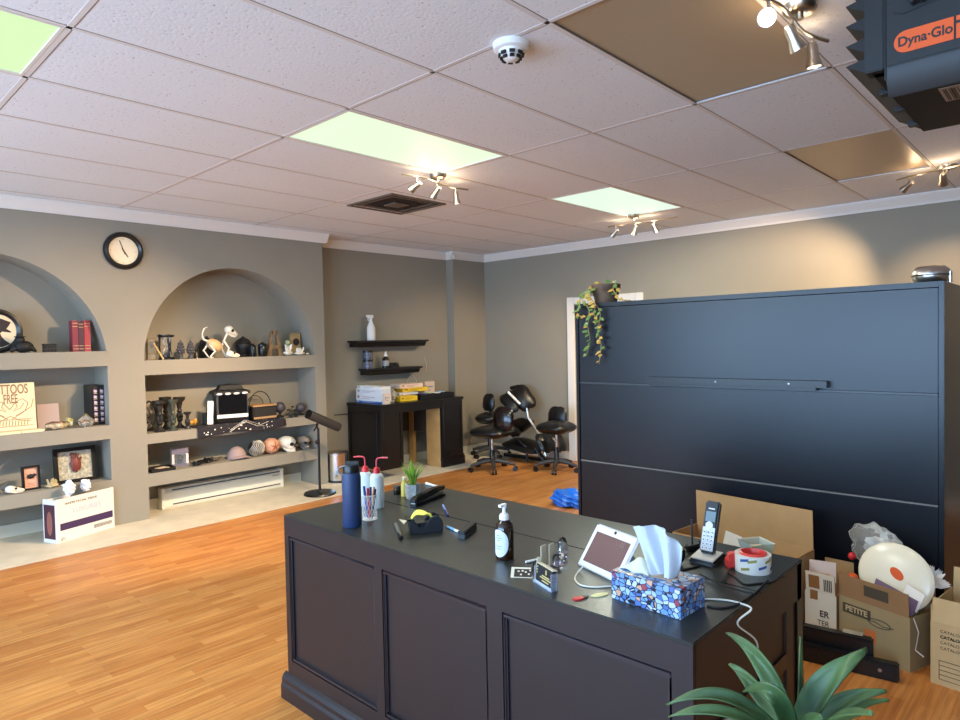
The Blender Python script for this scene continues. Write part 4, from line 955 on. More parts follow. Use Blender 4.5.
for k, lab in ((0, 'dark blue patterned tin, lower of the stacked pair on floating shelf'), (1, 'dark blue patterned tin, upper of the stacked pair on floating shelf')):
    p, w = sb_(364, 372, 365, zs2); h_ = (hz(368, 350.5, XS)-zs2)/2
    t = thing('tin', lab, 'tin', (p.x, p.y, zs2+k*h_), RZ, 'stacked blue tins')
    MB().lathe([(0, 0), (w*.5, 0), (w*.5, h_*.8), (0, h_*.8)], 24, caps=False).build('body', mat('navy printed tin', (52, 56, 76), .35, noise=(26, .5), col2=(120, 126, 146)), t, smooth=True)
    MB().lathe([(0, h_*.78), (w*.52, h_*.78), (w*.52, h_*.98), (0, h_)], 24, caps=False).build('lid', BLK, t, smooth=True)
p, w = sb_(383, 388.5, 365, zs2); h_ = hz(386, 351.5, XS)-zs2
t = thing('pump_bottle', 'black bottle with white cap on the lower floating shelf', 'bottle', p, RZ); r = w/2
MB().lathe([(0, 0), (r, 0), (r, h_*.55), (r*.5, h_*.68), (r*.4, h_*.72), (0, h_*.72)], 20, caps=False).build('body', BLK, t, smooth=True)
MB().lathe([(r*.5, h_*.7), (r*.5, h_*.78), (r*.3, h_*.86), (r*.2, h_), (0, h_)], 16, caps=False).build('cap', WHITE, t, smooth=True)
MB().lathe([(r*1.01, h_*.12), (r*1.01, h_*.45)], 20, caps=False).build('label', mat('grey bottle label', (150, 150, 150), .5), t, smooth=True)
p, w = sb_(389.5, 398.5, 365, zs2)
t = thing('ink_bottles', 'two joined little black jars right of the white capped bottle', 'jars', p, RZ)
MB().box(-w*.5, w*.5, -.02, .02, 0, .03).build('holder', BLK, t, bevel=.004)
for s in (-1, 1): MB().cyl((s*w*.25, 0, .03), (s*w*.25, 0, .055), w*.2).build('jar', BLKM, t, smooth=True)
p, w = sb_(418, 428, 365, zs2)
q0, q1 = aX(426, 371, AX_+.004), aX(424, 357, AX_+.004)
tag(MB().tube(spline([q0, q0.lerp(q1, .5)+V((0, .02, 0)), q1], 6), .004, 6).build('wall_wire', mat('pale wire', (190, 180, 166), .6), smooth=True), 'thin pale wire on the wall beside the lower floating shelf', 'wire')
q0, q1 = aX(334.5, 415, AX_+.006), aX(353, 413, AX_+.006)
tag(MB().tube([q0, q0.lerp(q1, .5)+V((0, 0, -.004)), q1], .005, 6).build('wall_cable', BLKM, smooth=True), 'thin dark cable along the wall left of black counter', 'cable')

# black counter with knee hole
CX = -5.66; zt = .83; y0 = aX(381, 440, CX).y; y1, y2, y3 = aX(403.5, 440, CX).y, aX(442, 440, CX).y, aX(463, 430, CX).y
CD = abs(CX-(AX_+.02)); w = y3-y0
t = thing('black_counter', 'black panelled counter with open raw wood kneehole against the alcove wall', 'counter', (CX, (y0+y3)/2, .011), RZ)
o0 = -(w/2); o1 = o0+(y1-y0); o2 = o0+(y2-y0); o3 = w/2; H = zt-.011
RAW = mat('raw pine', (204, 156, 96), .7, noise=(9, .12))
def ped(a, b, nm):
    g = MB().box(a, b, 0, CD, .10, H-.035) if nm == 'pedestal' and a < 0 else MB().box(a, b, 0, .03, .10, H-.035).box(b-.03, b, .03, CD, .10, H-.035).box(a-(.015 if a < 0 else 0), b+.015, -.015, CD if a < 0 else .03, 0, .10).box(a-(.008 if a < 0 else 0), b+.008, -.008, CD if a < 0 else .03, .10, .125)
    po = g.build(nm, BLKW, t, bevel=.004)
    f = MB(); m_ = .035
    for q in ((a+m_, b-m_, .17, .182), (a+m_, b-m_, H-.10, H-.088), (a+m_, a+m_+.012, .182, H-.10), (b-m_-.012, b-m_, .182, H-.10)): f.box(q[0], q[1], -.008, .002, q[2], q[3])
    f.build('panel_moulding', BLKW, po, bevel=.003)
    return po
pl = ped(o0, o1, 'pedestal'); pr_ = ped(o2, o3, 'pedestal')
f = MB()
for q in ((.06, CD-.05, .17, .182), (.06, CD-.05, H-.10, H-.088), (.06, .072, .182, H-.10), (CD-.062, CD-.05, .182, H-.10)): f.box(o0-.008, o0+.002, q[0], q[1], q[2], q[3])
f.build('side_moulding', BLKW, pl, bevel=.003)
MB().box(o2, o2+.03, .03, .27, .0, H-.036).build('raw_stile', RAW, pr_)
MB().box(o2, o2+.03, .27, CD-.10, .40, H-.036).build('dark_side_panel', mat('dark brown board', (66, 56, 48), .7), pr_)
MB().box(o0-.012, o3+.012, -.012, CD, H-.035, H).build('counter_top', BLKW, t, bevel=.004)
MB().box(o1, o2, .004, .03, H-.11, H-.035).build('apron', BLKW, t)
MB().box(o1, o2-.012, CD-.02, CD-.005, .40, H-.04).build('back_panel', mat('dark brown board', (66, 56, 48), .7), t)
MB().box(o2-.01, o2+.03, CD-.10, CD-.02, 0, H-.036).build('raw_post', RAW, t)
# things on the counter
CT = zt
BX = mat('white paper carton', (222, 220, 222), .6); YEL = mat('yellow carton', (232, 192, 40), .55); BLU = mat('blue print', (52, 92, 160), .55); PNK = mat('pale pink carton', (226, 204, 188), .6)
def carton(px0, px1, X, z, h, d, m, label, rz=0., stripe=None, group='cartons on the black counter'):
    p, w = seat(px0, px1, 398, X, z)
    t = thing('carton', label, 'carton', (X, p.y, z), RZ+rz, group)
    MB().box(-w/2, w/2, 0, d, 0, h*.97).build('carton_body', m, t, bevel=.003)
    MB().box(-w/2, w/2, 0, d, h*.97, h).build('top_flap', m, t)
    f = MB().bar((-w*.42, -.0006, h*.6), (-w*.3, -.0006, h*.6), h*.3, .001, (0, 1, 0)).bar((-w*.2, -.0006, h*.62), (w*.3, -.0006, h*.62), h*.08, .001, (0, 1, 0)).bar((-w*.2, -.0006, h*.38), (w*.1, -.0006, h*.38), h*.06, .001, (0, 1, 0))
    f.build('print', stripe or mat('grey print', (150, 140, 146), .6), t)
    return t
def carton_y(px0, px1, Y, z, h, d, m, label, rz=0., stripe=None):
    a, b = aY(px0, 397, Y), aY(px1, 397, Y); w = b.x-a.x
    t = thing('carton', label, 'carton', ((a.x+b.x)/2, Y, z), rz, 'cartons on the black counter')
    MB().box(-w/2, w/2, 0, d, 0, h*.97).build('carton_body', m, t, bevel=.003)
    MB().box(-w/2, w/2, 0, d, h*.97, h).build('top_flap', m, t)
    f = MB().bar((-w*.44, -.0006, h*.6), (-w*.36, -.0006, h*.6), h*.34, .001, (0, 1, 0)).bar((-w*.25, -.0006, h*.62), (w*.25, -.0006, h*.62), h*.07, .001, (0, 1, 0)).bar((-w*.25, -.0006, h*.38), (w*.05, -.0006, h*.38), h*.05, .001, (0, 1, 0))
    f.build('print', stripe or mat('grey print', (150, 140, 146), .6), t)
carton_y(355.5, 381, 4.50, CT, .022, .14, BLU, 'flat blue box at the bottom of the white carton stack', .0, PAPER)
carton_y(356, 381.5, 4.50, CT+.022, .075, .14, BX, 'white carton with red print above the flat blue box', .0, mat('brick print', (186, 110, 100), .6))
carton_y(356.5, 381.5, 4.505, CT+.097, .060, .13, BX, 'plain white carton second from top of the stack', .02)
carton_y(357, 381, 4.50, CT+.157, .033, .14, PAPER, 'thin white box lying on top of the carton stack', -.02)
p, w = seat(384, 392, 402, -5.74, CT)
carton(384.5, 390.5, -5.662, CT, .115, .045, PNK, 'small cream carton standing at the stack front corner', 0)
p, w = seat(388.5, 395, 400, -5.84, CT); 
t = thing('plastic_bag', 'crinkled clear plastic bag between white cartons and yellow boxes', 'bag', p, RZ)
MB().sph((0, 0, .078), (w*.42, .06, .06), 16, 10, fn=lambda d: 1+.16*math.sin(9*d.x+5*d.z)+.1*math.cos(8*d.y)).build('bag_film', clear('bag film', (230, 226, 214), .45, .2), t)
for k in range(3): MB().cyl((-.02+.02*k, -.01, .002), (-.02+.02*k, .01, .10), .010, n=10).build('bag_roll', PAPER, t, smooth=True)
carton(401, 417, -5.76, CT, .055, .17, YEL, 'yellow carton at the counter front edge', -.1, mat('brown yellow print', (150, 96, 30), .6))
carton(410, 425, -5.82, CT+.001, .10, .22, PNK, 'cream carton behind the front yellow one', .1) if False else None
carton(399, 419, -5.95, CT, .085, .17, BX, 'white carton behind the front yellow box', .06)
carton(404, 427, -5.94, CT+.085, .045, .18, YEL, 'flat yellow box lying on a white carton', -.12, mat('brown yellow print', (150, 96, 30), .6))
carton(399.5, 424, -5.96, CT+.130, .05, .17, PNK, 'long cream box topping the yellow box pile', .05, mat('brick print', (186, 110, 100), .6))
carton(425, 435, -6.14, CT, .175, .10, PNK, 'upright cream carton at the rear of yellow box pile', 0)
p, w = seat(418.5, 454, 396, -5.76, CT)
t = thing('black_tray', 'low black tray of small supplies at the right end of counter', 'tray', (-5.74, p.y, CT), RZ)
w *= .95
MB().box(-w/2, w/2, 0, .17, 0, .006).box(-w/2, w/2, 0, .008, .006, .055).box(-w/2, w/2, .162, .17, .006, .055).box(-w/2, -w/2+.008, .008, .162, .006, .055).box(w/2-.008, w/2, .008, .162, .006, .055).build('tray_box', BLK, t)
rr = random.Random(6)
for i, (cname, cc, lab) in enumerate((('violet label', (90, 76, 140), 'violet packet sticking out of the black tray'), ('pale green label', (206, 214, 170), 'pale green sachet lying over the black tray'), ('white sachet', (230, 230, 224), 'white sachet at the rear of the black tray'), ('sky blue label', (150, 186, 214), 'light blue sachet near the right end of black tray'))):
    tag(MB().box(-.05, .05, -.035, .035, 0, .008).build('supply_packet', mat(cname, cc, .5), bevel=.002, loc=V(t.location)+V((-.09-.03*(i % 2), -.16+.105*i, .056+.004*(i % 2))), rot=(.0, .04, rr.uniform(-.5, .5))), lab, 'packet', 'packets in the black tray')
p, w = seat(426, 443, 388, -6.12, CT)
tag(MB().tube([(x, 0, z) for x, z in arc(0, .16, .075, .10, .1, PI-.1, 16)], .003, 6).tube([(.074, 0, .17), (.07, 0, .005)], .003, 6).tube([(-.074, 0, .17), (-.07, 0, .005)], .003, 6).build('wire_loop', mat('pale wire', (190, 180, 166), .6), smooth=True, loc=(-6.2, aX(412, 380, -6.2).y, CT), rot=(0, 0, RZ)), 'thin clear wire loop rising behind the cream box pile', 'wire')

# ================================================================== CHAIRS IN THE CORNER
def base5(t, r, h, ang=0, m=DPLAS):
    for k in range(5):
        a = ang+2*PI*k/5; d = V((math.cos(a), math.sin(a), 0))
        lg = MB().tube([d*.03+V((0, 0, .115)), d*r*.6+V((0, 0, .10)), d*r+V((0, 0, .072))], [.028, .022, .016], 8).build('base_leg', m, t, smooth=True)
        c = MB(); sd = V((-d.y, d.x, 0))
        for s in (-1, 1): c.cyl(d*r+sd*(s*.006)+V((0, 0, .027)), d*r+sd*(s*.026)+V((0, 0, .027)), .027, n=14)
        c.build('caster', BLK, lg, smooth=True)
    MB().lathe([(.045, .09), (.045, .13), (.03, .15), (.028, h*.62), (.0, h*.62)], 18, caps=False).build('column_sleeve', BLK, t, smooth=True)
    MB().cyl((0, 0, h*.6), (0, 0, h), .014).build('gas_lift', CHROME, t, smooth=True)
def saddle(t, z, w, d, ang):
    def fn(q_): return 1.
    b = MB().sph((0, 0, 0), (w/2, d/2, .072), 28, 16, fn=lambda q_: (q_.x**2+q_.y**2+1e-9)**.5/(q_.x**4+q_.y**4+1e-18)**.25*(1-.08*max(0, q_.z)))
    b.build('seat', LEATH, t, smooth=True, loc=(0, 0, z), rot=(0, 0, ang))
    MB().box(-.09, .09, -.09, .09, -.03, 0).build('seat_plate', BLK, t, loc=(0, 0, z-.045), rot=(0, 0, ang), bevel=.008)
def stool(px, pcol, Y, label, seat_z, ang, back=None, r=.27, backm=LEATH, sw=.46):
    p = aY(px, 440, Y)
    t = thing('rolling_stool', label, 'stool', (p.x, Y, .011 if Y > 6.2 else 0), 0, 'black rolling stools')
    base5(t, r, seat_z-.06, ang); saddle(t, seat_z, sw, .40, ang*.3)
    if back:
        bx, by, bz, bw, bh, yaw = back
        M = Matrix.Translation((bx, by, bz)) @ Matrix.Rotation(yaw, 4, 'Z') @ Matrix.Rotation(-.12, 4, 'X')
        MB().sph((0, 0, 0), (bw/2, .04, bh/2), 24, 14, M=M, fn=lambda q_: 1+.10*abs(q_.x*q_.z)*4*(1-abs(q_.y)) - .12*max(0, q_.z)*abs(q_.x)).build('backrest', backm, t, smooth=True)
        MB().tube([(bx*.3, by*.3, seat_z-.06), (bx*1.0, by*1.05+.02, seat_z-.03), (bx*1.1, by*1.1+.03, seat_z+.08), (bx, by+.02, bz)], .014, 8).build('back_arm', BLK, t, smooth=True)
    return t
BROWNGL = mat('glossy brown black vinyl', (24, 15, 13), .16)
A = stool(492, 0, 5.62, 'black rolling stool in front with round glossy backrest, left of massage chair', .45, .5, (.20, -.02, .615, .25, .27, .25), .27, BROWNGL)
B = stool(490, 0, 6.25, 'black chair with oval backrest in the corner behind the front stool', .50, .9, (.01, -.02, .70, .20, .22, .0), .25, LEATH, .30)
C_ = stool(556.5, 0, 6.05, 'black rolling stool with saddle seat nearest the white doorway', .50, .2, (-.10, .16, .60, .26, .23, .0), .245, LEATH, .40)
# massage chair
p = aY(530, 440, 6.25)
t = thing('massage_chair', 'folding black massage chair with padded face cradle between the stools', 'massage chair', (p.x, 6.38, 0), 0)
mp = lambda px, py, dy=0.: (lambda q_: V((q_.x-p.x, q_.y-6.38, q_.z)))(aY(px, py, 6.38+dy))
def pad(name, a, b, w, th, dy=0., roll=0):
    """cushion running from pixel a to pixel b"""
    A_, B_ = mp(*a, dy), mp(*b, dy); d = (B_-A_); L_ = d.length; d.normalize(); s_ = V((0, 1, 0)); u_ = d.cross(s_)
    s_ = (s_*math.cos(roll)+u_*math.sin(roll)); u_ = d.cross(s_); c = (A_+B_)/2
    M = Matrix(((d.x, s_.x, u_.x, c.x), (d.y, s_.y, u_.y, c.y), (d.z, s_.z, u_.z, c.z), (0, 0, 0, 1)))
    bo = MB().sph((0, 0, 0), (L_/2, w/2, th/2), 22, 12, M=M, fn=lambda q_: 1+.16*abs(q_.x*q_.y)*4*(1-abs(q_.z)))
    return bo.build(name, LEATH, t, smooth=True)
pad('head_cushion', (505, 394), (519, 409), .21, .11, -.06, .7)
pad('head_cushion', (517, 388), (530, 408), .21, .12, 0., .9)
MB().tube([mp(508, 392, -.1), mp(514, 398, -.1), mp(520, 404, -.1)], .016, 8).build('white_cradle_cover', PAPER, t, smooth=True)
MB().tube([mp(511, 388), mp(519, 386.5)], .025, 8).build('cradle_knob', BLK, t, smooth=True)
pad('chest_cushion', (527, 420), (510, 432), .30, .13, -.02, .3)
pad('arm_cushion', (511, 421), (516, 436), .20, .11, -.12)
pad('seat_cushion', (509, 441), (542, 450), .34, .10, -.05, .2)
pad('knee_cushion', (541, 434), (551, 451), .22, .12, -.1, .2); pad('knee_cushion', (553, 434), (562, 451), .20, .12, .1, .2)
fr = MB()
for dy in (-.06, .06): fr.tube([mp(527, 408, dy), mp(528, 417, dy), mp(540, 436, dy), mp(546, 456, dy)], .014, 8)
fr.build('silver_frame', NICKEL, t, smooth=True)
for dy in (-.15, .15):
    g = MB().tube([mp(518, 440, dy), mp(527, 448, dy), V((mp(527, 458, dy).x, dy, .015))], .014, 8).tube([mp(535, 448, dy), V((mp(545, 458, dy).x, dy, .015))], .014, 8); g.build('frame_leg', BLK, t, smooth=True)
MB().bar(V((mp(505, 458).x, -.0, .03)), V((mp(550, 458).x, 0, .03)), .05, .04).build('ground_rail', BLK, t)
# blue bag
a = aZ(563, 507, 0)
t = thing('blue_bag', 'crumpled bright blue plastic bag on the floor by the tall cabinet', 'bag', (a.x+.02, a.y+.08, 0), .2)
MB().sph((0, 0, .062), (.19, .12, .085), 26, 14, fn=lambda d: 1+.12*math.sin(8*d.x+5*d.y)+.10*math.sin(13*d.z+6*d.x) if d.z > -.75 else .70).build('bag', mat('bright blue plastic', (28, 104, 206), .35), t)
MB().tube(spline([(-.12, -.05, .06), (-.05, -.10, .09), (.03, -.08, .075), (.08, -.10, .03)], 5), .012, 6, flat=.3).build('handle', mat('bright blue plastic', (28, 104, 206), .35), t, smooth=True)
# ================================================================== TALL BLACK CABINET
KY = 3.85; KX0, KX1, KH, KD = -2.69, -.545, 1.745, .52
CABM = mat('blue black lacquered wood', (10, 14, 24), .33, noise=(5, .06))
t = thing('wall_bed_cabinet', 'wide tall black three panel cabinet standing behind the desk', 'cabinet', ((KX0+KX1)/2, KY, 0), 0)
w = KX1-KX0; h2 = w/2
for s in (-1, 1): MB().box(s*h2-(.022 if s > 0 else 0), s*h2+(.022 if s < 0 else 0), 0, KD, 0, KH).build('side_panel', CABM, t, bevel=.002)
MB().box(-h2+.022, h2-.022, 0, KD, KH-.028, KH).build('top_panel', CABM, t, bevel=.002)
MB().box(-h2+.022, h2-.022, .03, KD, .02, KH-.03).build('carcass', BLKM, t)
for a, b, nm in ((1.20, KH-.032, 'front_panel'), (.652, 1.186, 'front_panel'), (.03, .640, 'front_panel')):
    MB().box(-h2+.025, h2-.025, .006, .03, a, b).build(nm, CABM, t, bevel=.003)
MB().box(-h2+.025, h2-.025, .002, .02, 1.188, 1.198).build('seam_strip', mat('grey seam edge', (60, 64, 72), .35), t)  # grey strip along the upper seam, paler than the panels
MB().box(-h2+.025, h2-.025, .003, .02, .642, .650).build('seam_strip', mat('pale seam edge', (116, 116, 114), .4), t)  # pale strip along the lower seam, paler than the panels
xa, xb = aY(648, 379, KY-.02).x-t.location.x, aY(828, 389, KY-.02).x-t.location.x
hb = MB().box(xa, xb, -.045, .006, 1.212, 1.248).box(xa+.02, xb-.05, -.05, .006, 1.196, 1.212).build('pull_rail', BLK, t, bevel=.003)
for x in (xa+(xb-xa)*.43, xa+(xb-xa)*.82): MB().cyl((x, -.047, 1.23), (x, -.044, 1.23), .004, n=12).build('screw', NICKEL, hb)
# trailing plant on top of it
p = aY(606, 300, KY+.17)
t = thing('trailing_plant', 'trailing pothos with yellowing vines in a brown pot on the tall cabinet', 'potted plant', (p.x, KY+.17, KH), 0)
POTM = mat('brown weathered pot', (92, 72, 58), .7, noise=(16, .25))
MB().lathe([(0, 0), (.075, 0), (.088, .06), (.098, .10), (.102, .105), (.104, .135), (.092, .135), (.09, .11), (0, .11)], 28, caps=False).build('pot', POTM, t, smooth=True)
MB().lathe([(0, .115), (.09, .112)], 20, caps=False).build('soil', mat('dark soil', (48, 38, 30), .9), t)
LG = mat('pothos green leaf', (84, 116, 52), .45, noise=(30, .25)); LY_ = mat('yellowing leaf', (176, 140, 60), .5, noise=(30, .25)); VINE = mat('tan vine', (150, 122, 80), .7)
def leaf_shape(mb, base, d, nrm, L_, W):
    d = V(d).normalized(); n = V(nrm); n = (n-d*n.dot(d)).normalized(); s = d.cross(n)
    prof = [(0, .0), (.12, .34), (.3, .5), (.55, .42), (.8, .2), (1, 0)]
    b = V(base); vs = []
    for u_, hw in prof:
        c = b+d*(u_*L_)-n*(.18*L_*u_*u_); vs += [c+s*(hw*W)+n*(.12*hw*W), c, c-s*(hw*W)+n*(.12*hw*W)]
    mb.add(vs, [(i*3+j, i*3+j+1, (i+1)*3+j+1, (i+1)*3+j) for i in range(5) for j in range(2)])
def vine(pts, leaves, seed, mix=.3):
    rr = random.Random(seed); P = spline([V(q) for q in pts], 6)
    vo = MB().tube(P, .0035, 6).build('vine', VINE, t, smooth=True)
    g, y = MB(), MB()
    for i in range(leaves):
        k = int((i+.5)/leaves*(len(P)-1)); a = rr.uniform(-1, 1)
        d = V((math.sin(a*1.8), -.5+rr.uniform(-.3, .2), -.35+rr.uniform(-.5, .5)))
        leaf_shape(y if rr.random() < mix else g, P[k], d, (rr.uniform(-.3, .3), -.8, .6), rr.uniform(.03, .05), rr.uniform(.022, .034))
    if g.v: g.build('green_leaves', LG, vo, smooth=True)
    if y.v: y.build('yellow_leaves', LY_, vo, smooth=True)
def loc_(px, py, Y): q = aY(px, py, Y); return (q.x-t.location.x, Y-t.location.y, q.z-t.location.z)
fy = KY-.035
vine([(-.05, -.06, .12), (-.07, -.14, .08), loc_(595, 304, fy), loc_(594, 314, fy), loc_(599, 322, fy), loc_(602, 330, fy)], 14, 1, .8)
vine([(-.02, -.08, .12), (-.03, -.16, .06), loc_(600, 312, fy-.01), loc_(598, 330, fy-.01), loc_(601, 345, fy), loc_(599, 364, fy)], 22, 2, .3)
vine([(-.06, -.04, .12), (-.11, -.14, .05), loc_(589, 310, fy), loc_(588, 326, fy), loc_(590, 342, fy), loc_(586, 356, fy)], 20, 3, .12)
vine([(-.08, .0, .12), (-.14, -.10, .06), loc_(580, 304, fy), loc_(577, 312, fy), loc_(582, 318, fy)], 12, 4, .1)
vine([(-.07, .03, .12), (-.12, .0, .14), (-.13, -.03, .09), (-.115, -.06, .03)], 6, 5, .3)
vine([(.05, .0, .12), (.09, -.04, .15), (.12, -.05, .10), (.12, -.06, .05)], 5, 6, .2)
vine([(0, .02, .12), (.03, 0, .16), (.07, -.02, .15)], 5, 7, .1); vine([(-.02, .02, .12), (-.04, 0, .15), (-.08, -.02, .14)], 5, 8, .4)
vine([(.08, -.03, .12), (.12, -.09, .08), (.17, -.10, .02), (.26, -.11, .006)], 5, 9, .3)
# chrome object on top
p = aY(931, 279, KY+.16)
t = thing('chrome_bowl', 'shiny chrome dome lidded bowl at the right end on top of tall cabinet', 'bowl', (p.x, KY+.16, KH), 0)
MB().lathe([(0, .0), (.06, .0), (.080, .02), (.084, .04)], 30, caps=False).lathe([(.084, .04), (.080, .066), (.06, .085), (0, .092)], 30, caps=False).build('dome', mat('hammered chrome', (220, 216, 210), .3, 1.), t, smooth=True)
MB().lathe([(.082, .036), (.087, .040), (.082, .044)], 30, caps=False).build('rim', BLK, t, smooth=True)
MB().cyl((.082, -.01, .0), (.082, -.01, .055), .009, n=10).build('side_post', CHROME, t, smooth=True)

# ================================================================== DESK
DT = .783; DX0_, DX1_, DY0, DY1 = -2.510, -.687, 1.437, 2.216
DESK = mat('dark espresso desk paint', (33, 27, 30), .4, noise=(7, .05)); DESKT = mat('scuffed black desk top', (44, 46, 43), .30, noise=(4, .18), bump=(90, .05))
t = thing('reception_desk', 'large dark panelled reception desk in the foreground', 'desk', ((DX0_+DX1_)/2, (DY0+DY1)/2, 0), 0)
hw, hd = (DX1_-DX0_)/2, (DY1-DY0)/2
ys = 1.856-(DY0+DY1)/2
MB().box(-hw, hw, -hd, ys-.0015, DT-.008, DT).box(-hw, hw, ys+.0015, hd, DT-.008, DT).build('desk_top', DESKT, t, bevel=.0025)
fpan = MB().box(-hw+.002, hw-.002, -hd+.014, -hd+.03, .0, DT-.008).build('front_panel', DESK, t)
X_ = lambda px, py=560: aY(px, py, DY0).x-t.location.x
edges = [(X_(290, 600), X_(373.5, 560)), (X_(381, 560), X_(486, 600)), (X_(501.5, 610), X_(671, 650))]
zt_, zb_ = DT-.085, .165
st = MB(); xs = [-hw+.002] + [v for e in edges for v in e] + [hw-.002]
for i in range(0, len(xs), 2): st.box(xs[i], xs[i+1], -hd+.001, -hd+.016, .0, DT-.008)
for a, b in edges: st.box(a, b, -hd+.001, -hd+.016, zt_, DT-.008); st.box(a, b, -hd+.001, -hd+.016, 0, zb_)
st.build('front_rails', DESK, fpan)
mo = MB()
for a, b in edges:
    for q in ((a, b, zt_-.014, zt_), (a, b, zb_, zb_+.014)): mo.box(q[0], q[1], -hd+.002, -hd+.016, q[2], q[3])
    for q in ((a, a+.014), (b-.014, b)): mo.box(q[0], q[1], -hd+.002, -hd+.016, zb_+.014, zt_-.014)
mo.build('panel_moulding', mat('espresso moulding', (44, 40, 46), .28), fpan, bevel=.006, seg=3)
pl_ = MB().prism([(-hd+.004, .0), (-hd-.022, .0), (-hd-.022, .055), (-hd-.016, .068), (-hd-.016, .085), (-hd-.008, .098), (-hd+.004, .108)], -hw-.022, hw, Matrix(((0, 1, 0, 0), (1, 0, 0, 0), (0, 0, 1, 0), (0, 0, 0, 1))))
pl_.prism([(-hw+.004, 0), (-hw-.022, 0), (-hw-.022, .055), (-hw-.016, .068), (-hw-.016, .085), (-hw-.008, .098), (-hw+.004, .108)], -hd+.004, hd)
pl_.build('plinth_moulding', DESK, t)
MB().box(-hw+.002, -hw+.03, -hd+.03, hd, 0, DT-.008).build('end_panel', DESK, t)
BRN = mat('brown desk side', (58, 42, 34), .45, noise=(8, .1))
ep = MB().box(hw-.03, hw-.008, -hd+.03, hd-.05, .0, DT-.008).build('end_panel', BRN, t)
e2 = MB(); D2 = hd
for q in ((-hd+.016, -hd+.085, 0, DT-.008), (hd-.15, hd-.09, 0, DT-.12)): e2.box(hw-.008, hw-.001, q[0], q[1], q[2], q[3])
e2.box(hw-.008, hw-.001, -hd+.085, hd-.01, DT-.12, DT-.008); e2.build('end_rails', BRN, ep)
MB().box(hw-.008, hw-.001, -hd+.085, hd-.15, DT-.30, DT-.25).build('cable_bar', BLK, ep)
MB().box(hw-.09, hw-.001, hd-.05, hd, 0, DT-.008).build('back_leg', BLK, t)
MB().box(-hw+.03, hw-.1, hd-.30, hd-.28, .10, DT-.008).build('modesty_panel', BLKM, t)
# ---------------- on the desk
CR = .75    # yaw that turns a thing to the photographer
def on(px, py): q = aZ(px, py, DT); return V((q.x, q.y, DT))
def S(px, py): return (on(px, py)-CAM).dot(FW)/FPX
FLASK = mat('navy powder coat', (34, 55, 94), .5)
t = thing('water_bottle', 'tall navy blue insulated water bottle with black lid at the desk left', 'bottle', on(352.5, 526), CR)
MB().lathe([(0, 0), (.034, 0), (.037, .004), (.037, .195), (.035, .207), (.031, .213), (0, .213)], 36, caps=False).build('body', FLASK, t, smooth=True)
MB().lathe([(0, .212), (.0325, .212), (.0325, .236), (.029, .244), (0, .244)], 32, caps=False).box(-.022, .03, -.008, .008, .243, .256).build('lid', BLK, t, smooth=True, bevel=.0015)
MB().tube([(-.018+.028*math.cos(a), -.02, .224+.017*math.sin(a)) for a in [2*PI*i/20 for i in range(21)]], .0035, 8).build('carry_loop', mat('grey strap plastic', (120, 120, 124), .5), t, smooth=True)
# wash bottles
WB = mat('translucent white plastic', (222, 232, 232), .4, trans=.25, ior=1.2)
def wash(px, py, sgn, label, h=.15, r=.030):
    t = thing('wash_bottle', label, 'squeeze bottle', on(px, py), CR, 'red capped wash bottles')
    MB().lathe([(0, 0), (r*.96, 0), (r, .005), (r, h*.86), (r*.85, h*.95), (r*.5, h), (0, h)], 28, caps=False).build('body', WB, t, smooth=True)
    MB().lathe([(0, h-.004), (r*.52, h-.004), (r*.52, h+.015), (r*.3, h+.024), (0, h+.024)], 20, caps=False).build('cap', RED, t, smooth=True)
    z = h+.02; MB().tube(spline([(0, 0, z), (0, 0, z+.03), (sgn*.004, 0, z+.042), (sgn*.018, 0, z+.046), (sgn*.05, 0, z+.045)], 5), .0035, 8).build('spout', mat('pink red spout', (214, 70, 80), .4), t, smooth=True)
wash(366, 505, -1, 'red capped white wash bottle with spout pointing left')
wash(377.5, 507, 1, 'red capped white wash bottle with spout pointing right, behind the pen cup')
# pen cup
t = thing('pen_cup', 'white wire mesh cup of pens beside the blue bottle', 'pen cup', on(370, 519), CR)
f = MB(); r, h = .029, .10
for k in range(14):
    for sg in (-1, 1): f.tube([(r*math.cos(a), r*math.sin(a), h*i/8) for i, a in [(i, 2*PI*k/14+sg*i*.16) for i in range(9)]], .0009, 4)
for z in (.001, h): f.tube([(r*math.cos(a), r*math.sin(a), z) for a in [2*PI*i/24 for i in range(25)]], .002, 6)
f.build('wire_mesh', PAPER, t); MB().cyl((0, 0, 0), (0, 0, .003), r).build('cup_base', PAPER, t)
base_c = on(370, 519)
for i, (cn, cc, dx, dy, L_, lab) in enumerate((('pen blue', (44, 84, 190), -.014, .0, .135, 'blue capped pen in the mesh cup'), ('pen red', (196, 40, 60), -.002, -.012, .13, 'red pen in the mesh cup'), ('pen orange', (226, 140, 90), .012, .004, .13, 'peach coloured pen in the mesh cup'), ('pen black', (26, 26, 28), .017, -.010, .125, 'black pen leaning right in the mesh cup'), ('pen navy', (30, 50, 120), .002, .012, .128, 'navy pen at the back of the mesh cup'))):
    Mz = Matrix.Rotation(CR, 4, 'Z'); b = base_c+Mz @ V((.6*dx, .8*dy, .005)); e = base_c+Mz @ V((dx*1.55, dy*1.2, L_))
    t = thing('pen', lab, 'pen', b, 0, 'pens in the mesh cup'); v = e-b
    MB().tube([v*.0, v*.04, v*.72], [.0015, .004, .0042], 10).build('barrel', mat(cn+' barrel', tuple(min(255, c+60) for c in cc), .4), t, smooth=True)
    MB().tube([v*.70, v], [.0052, .0048], 10).build('cap', mat(cn, cc, .35), t, smooth=True)
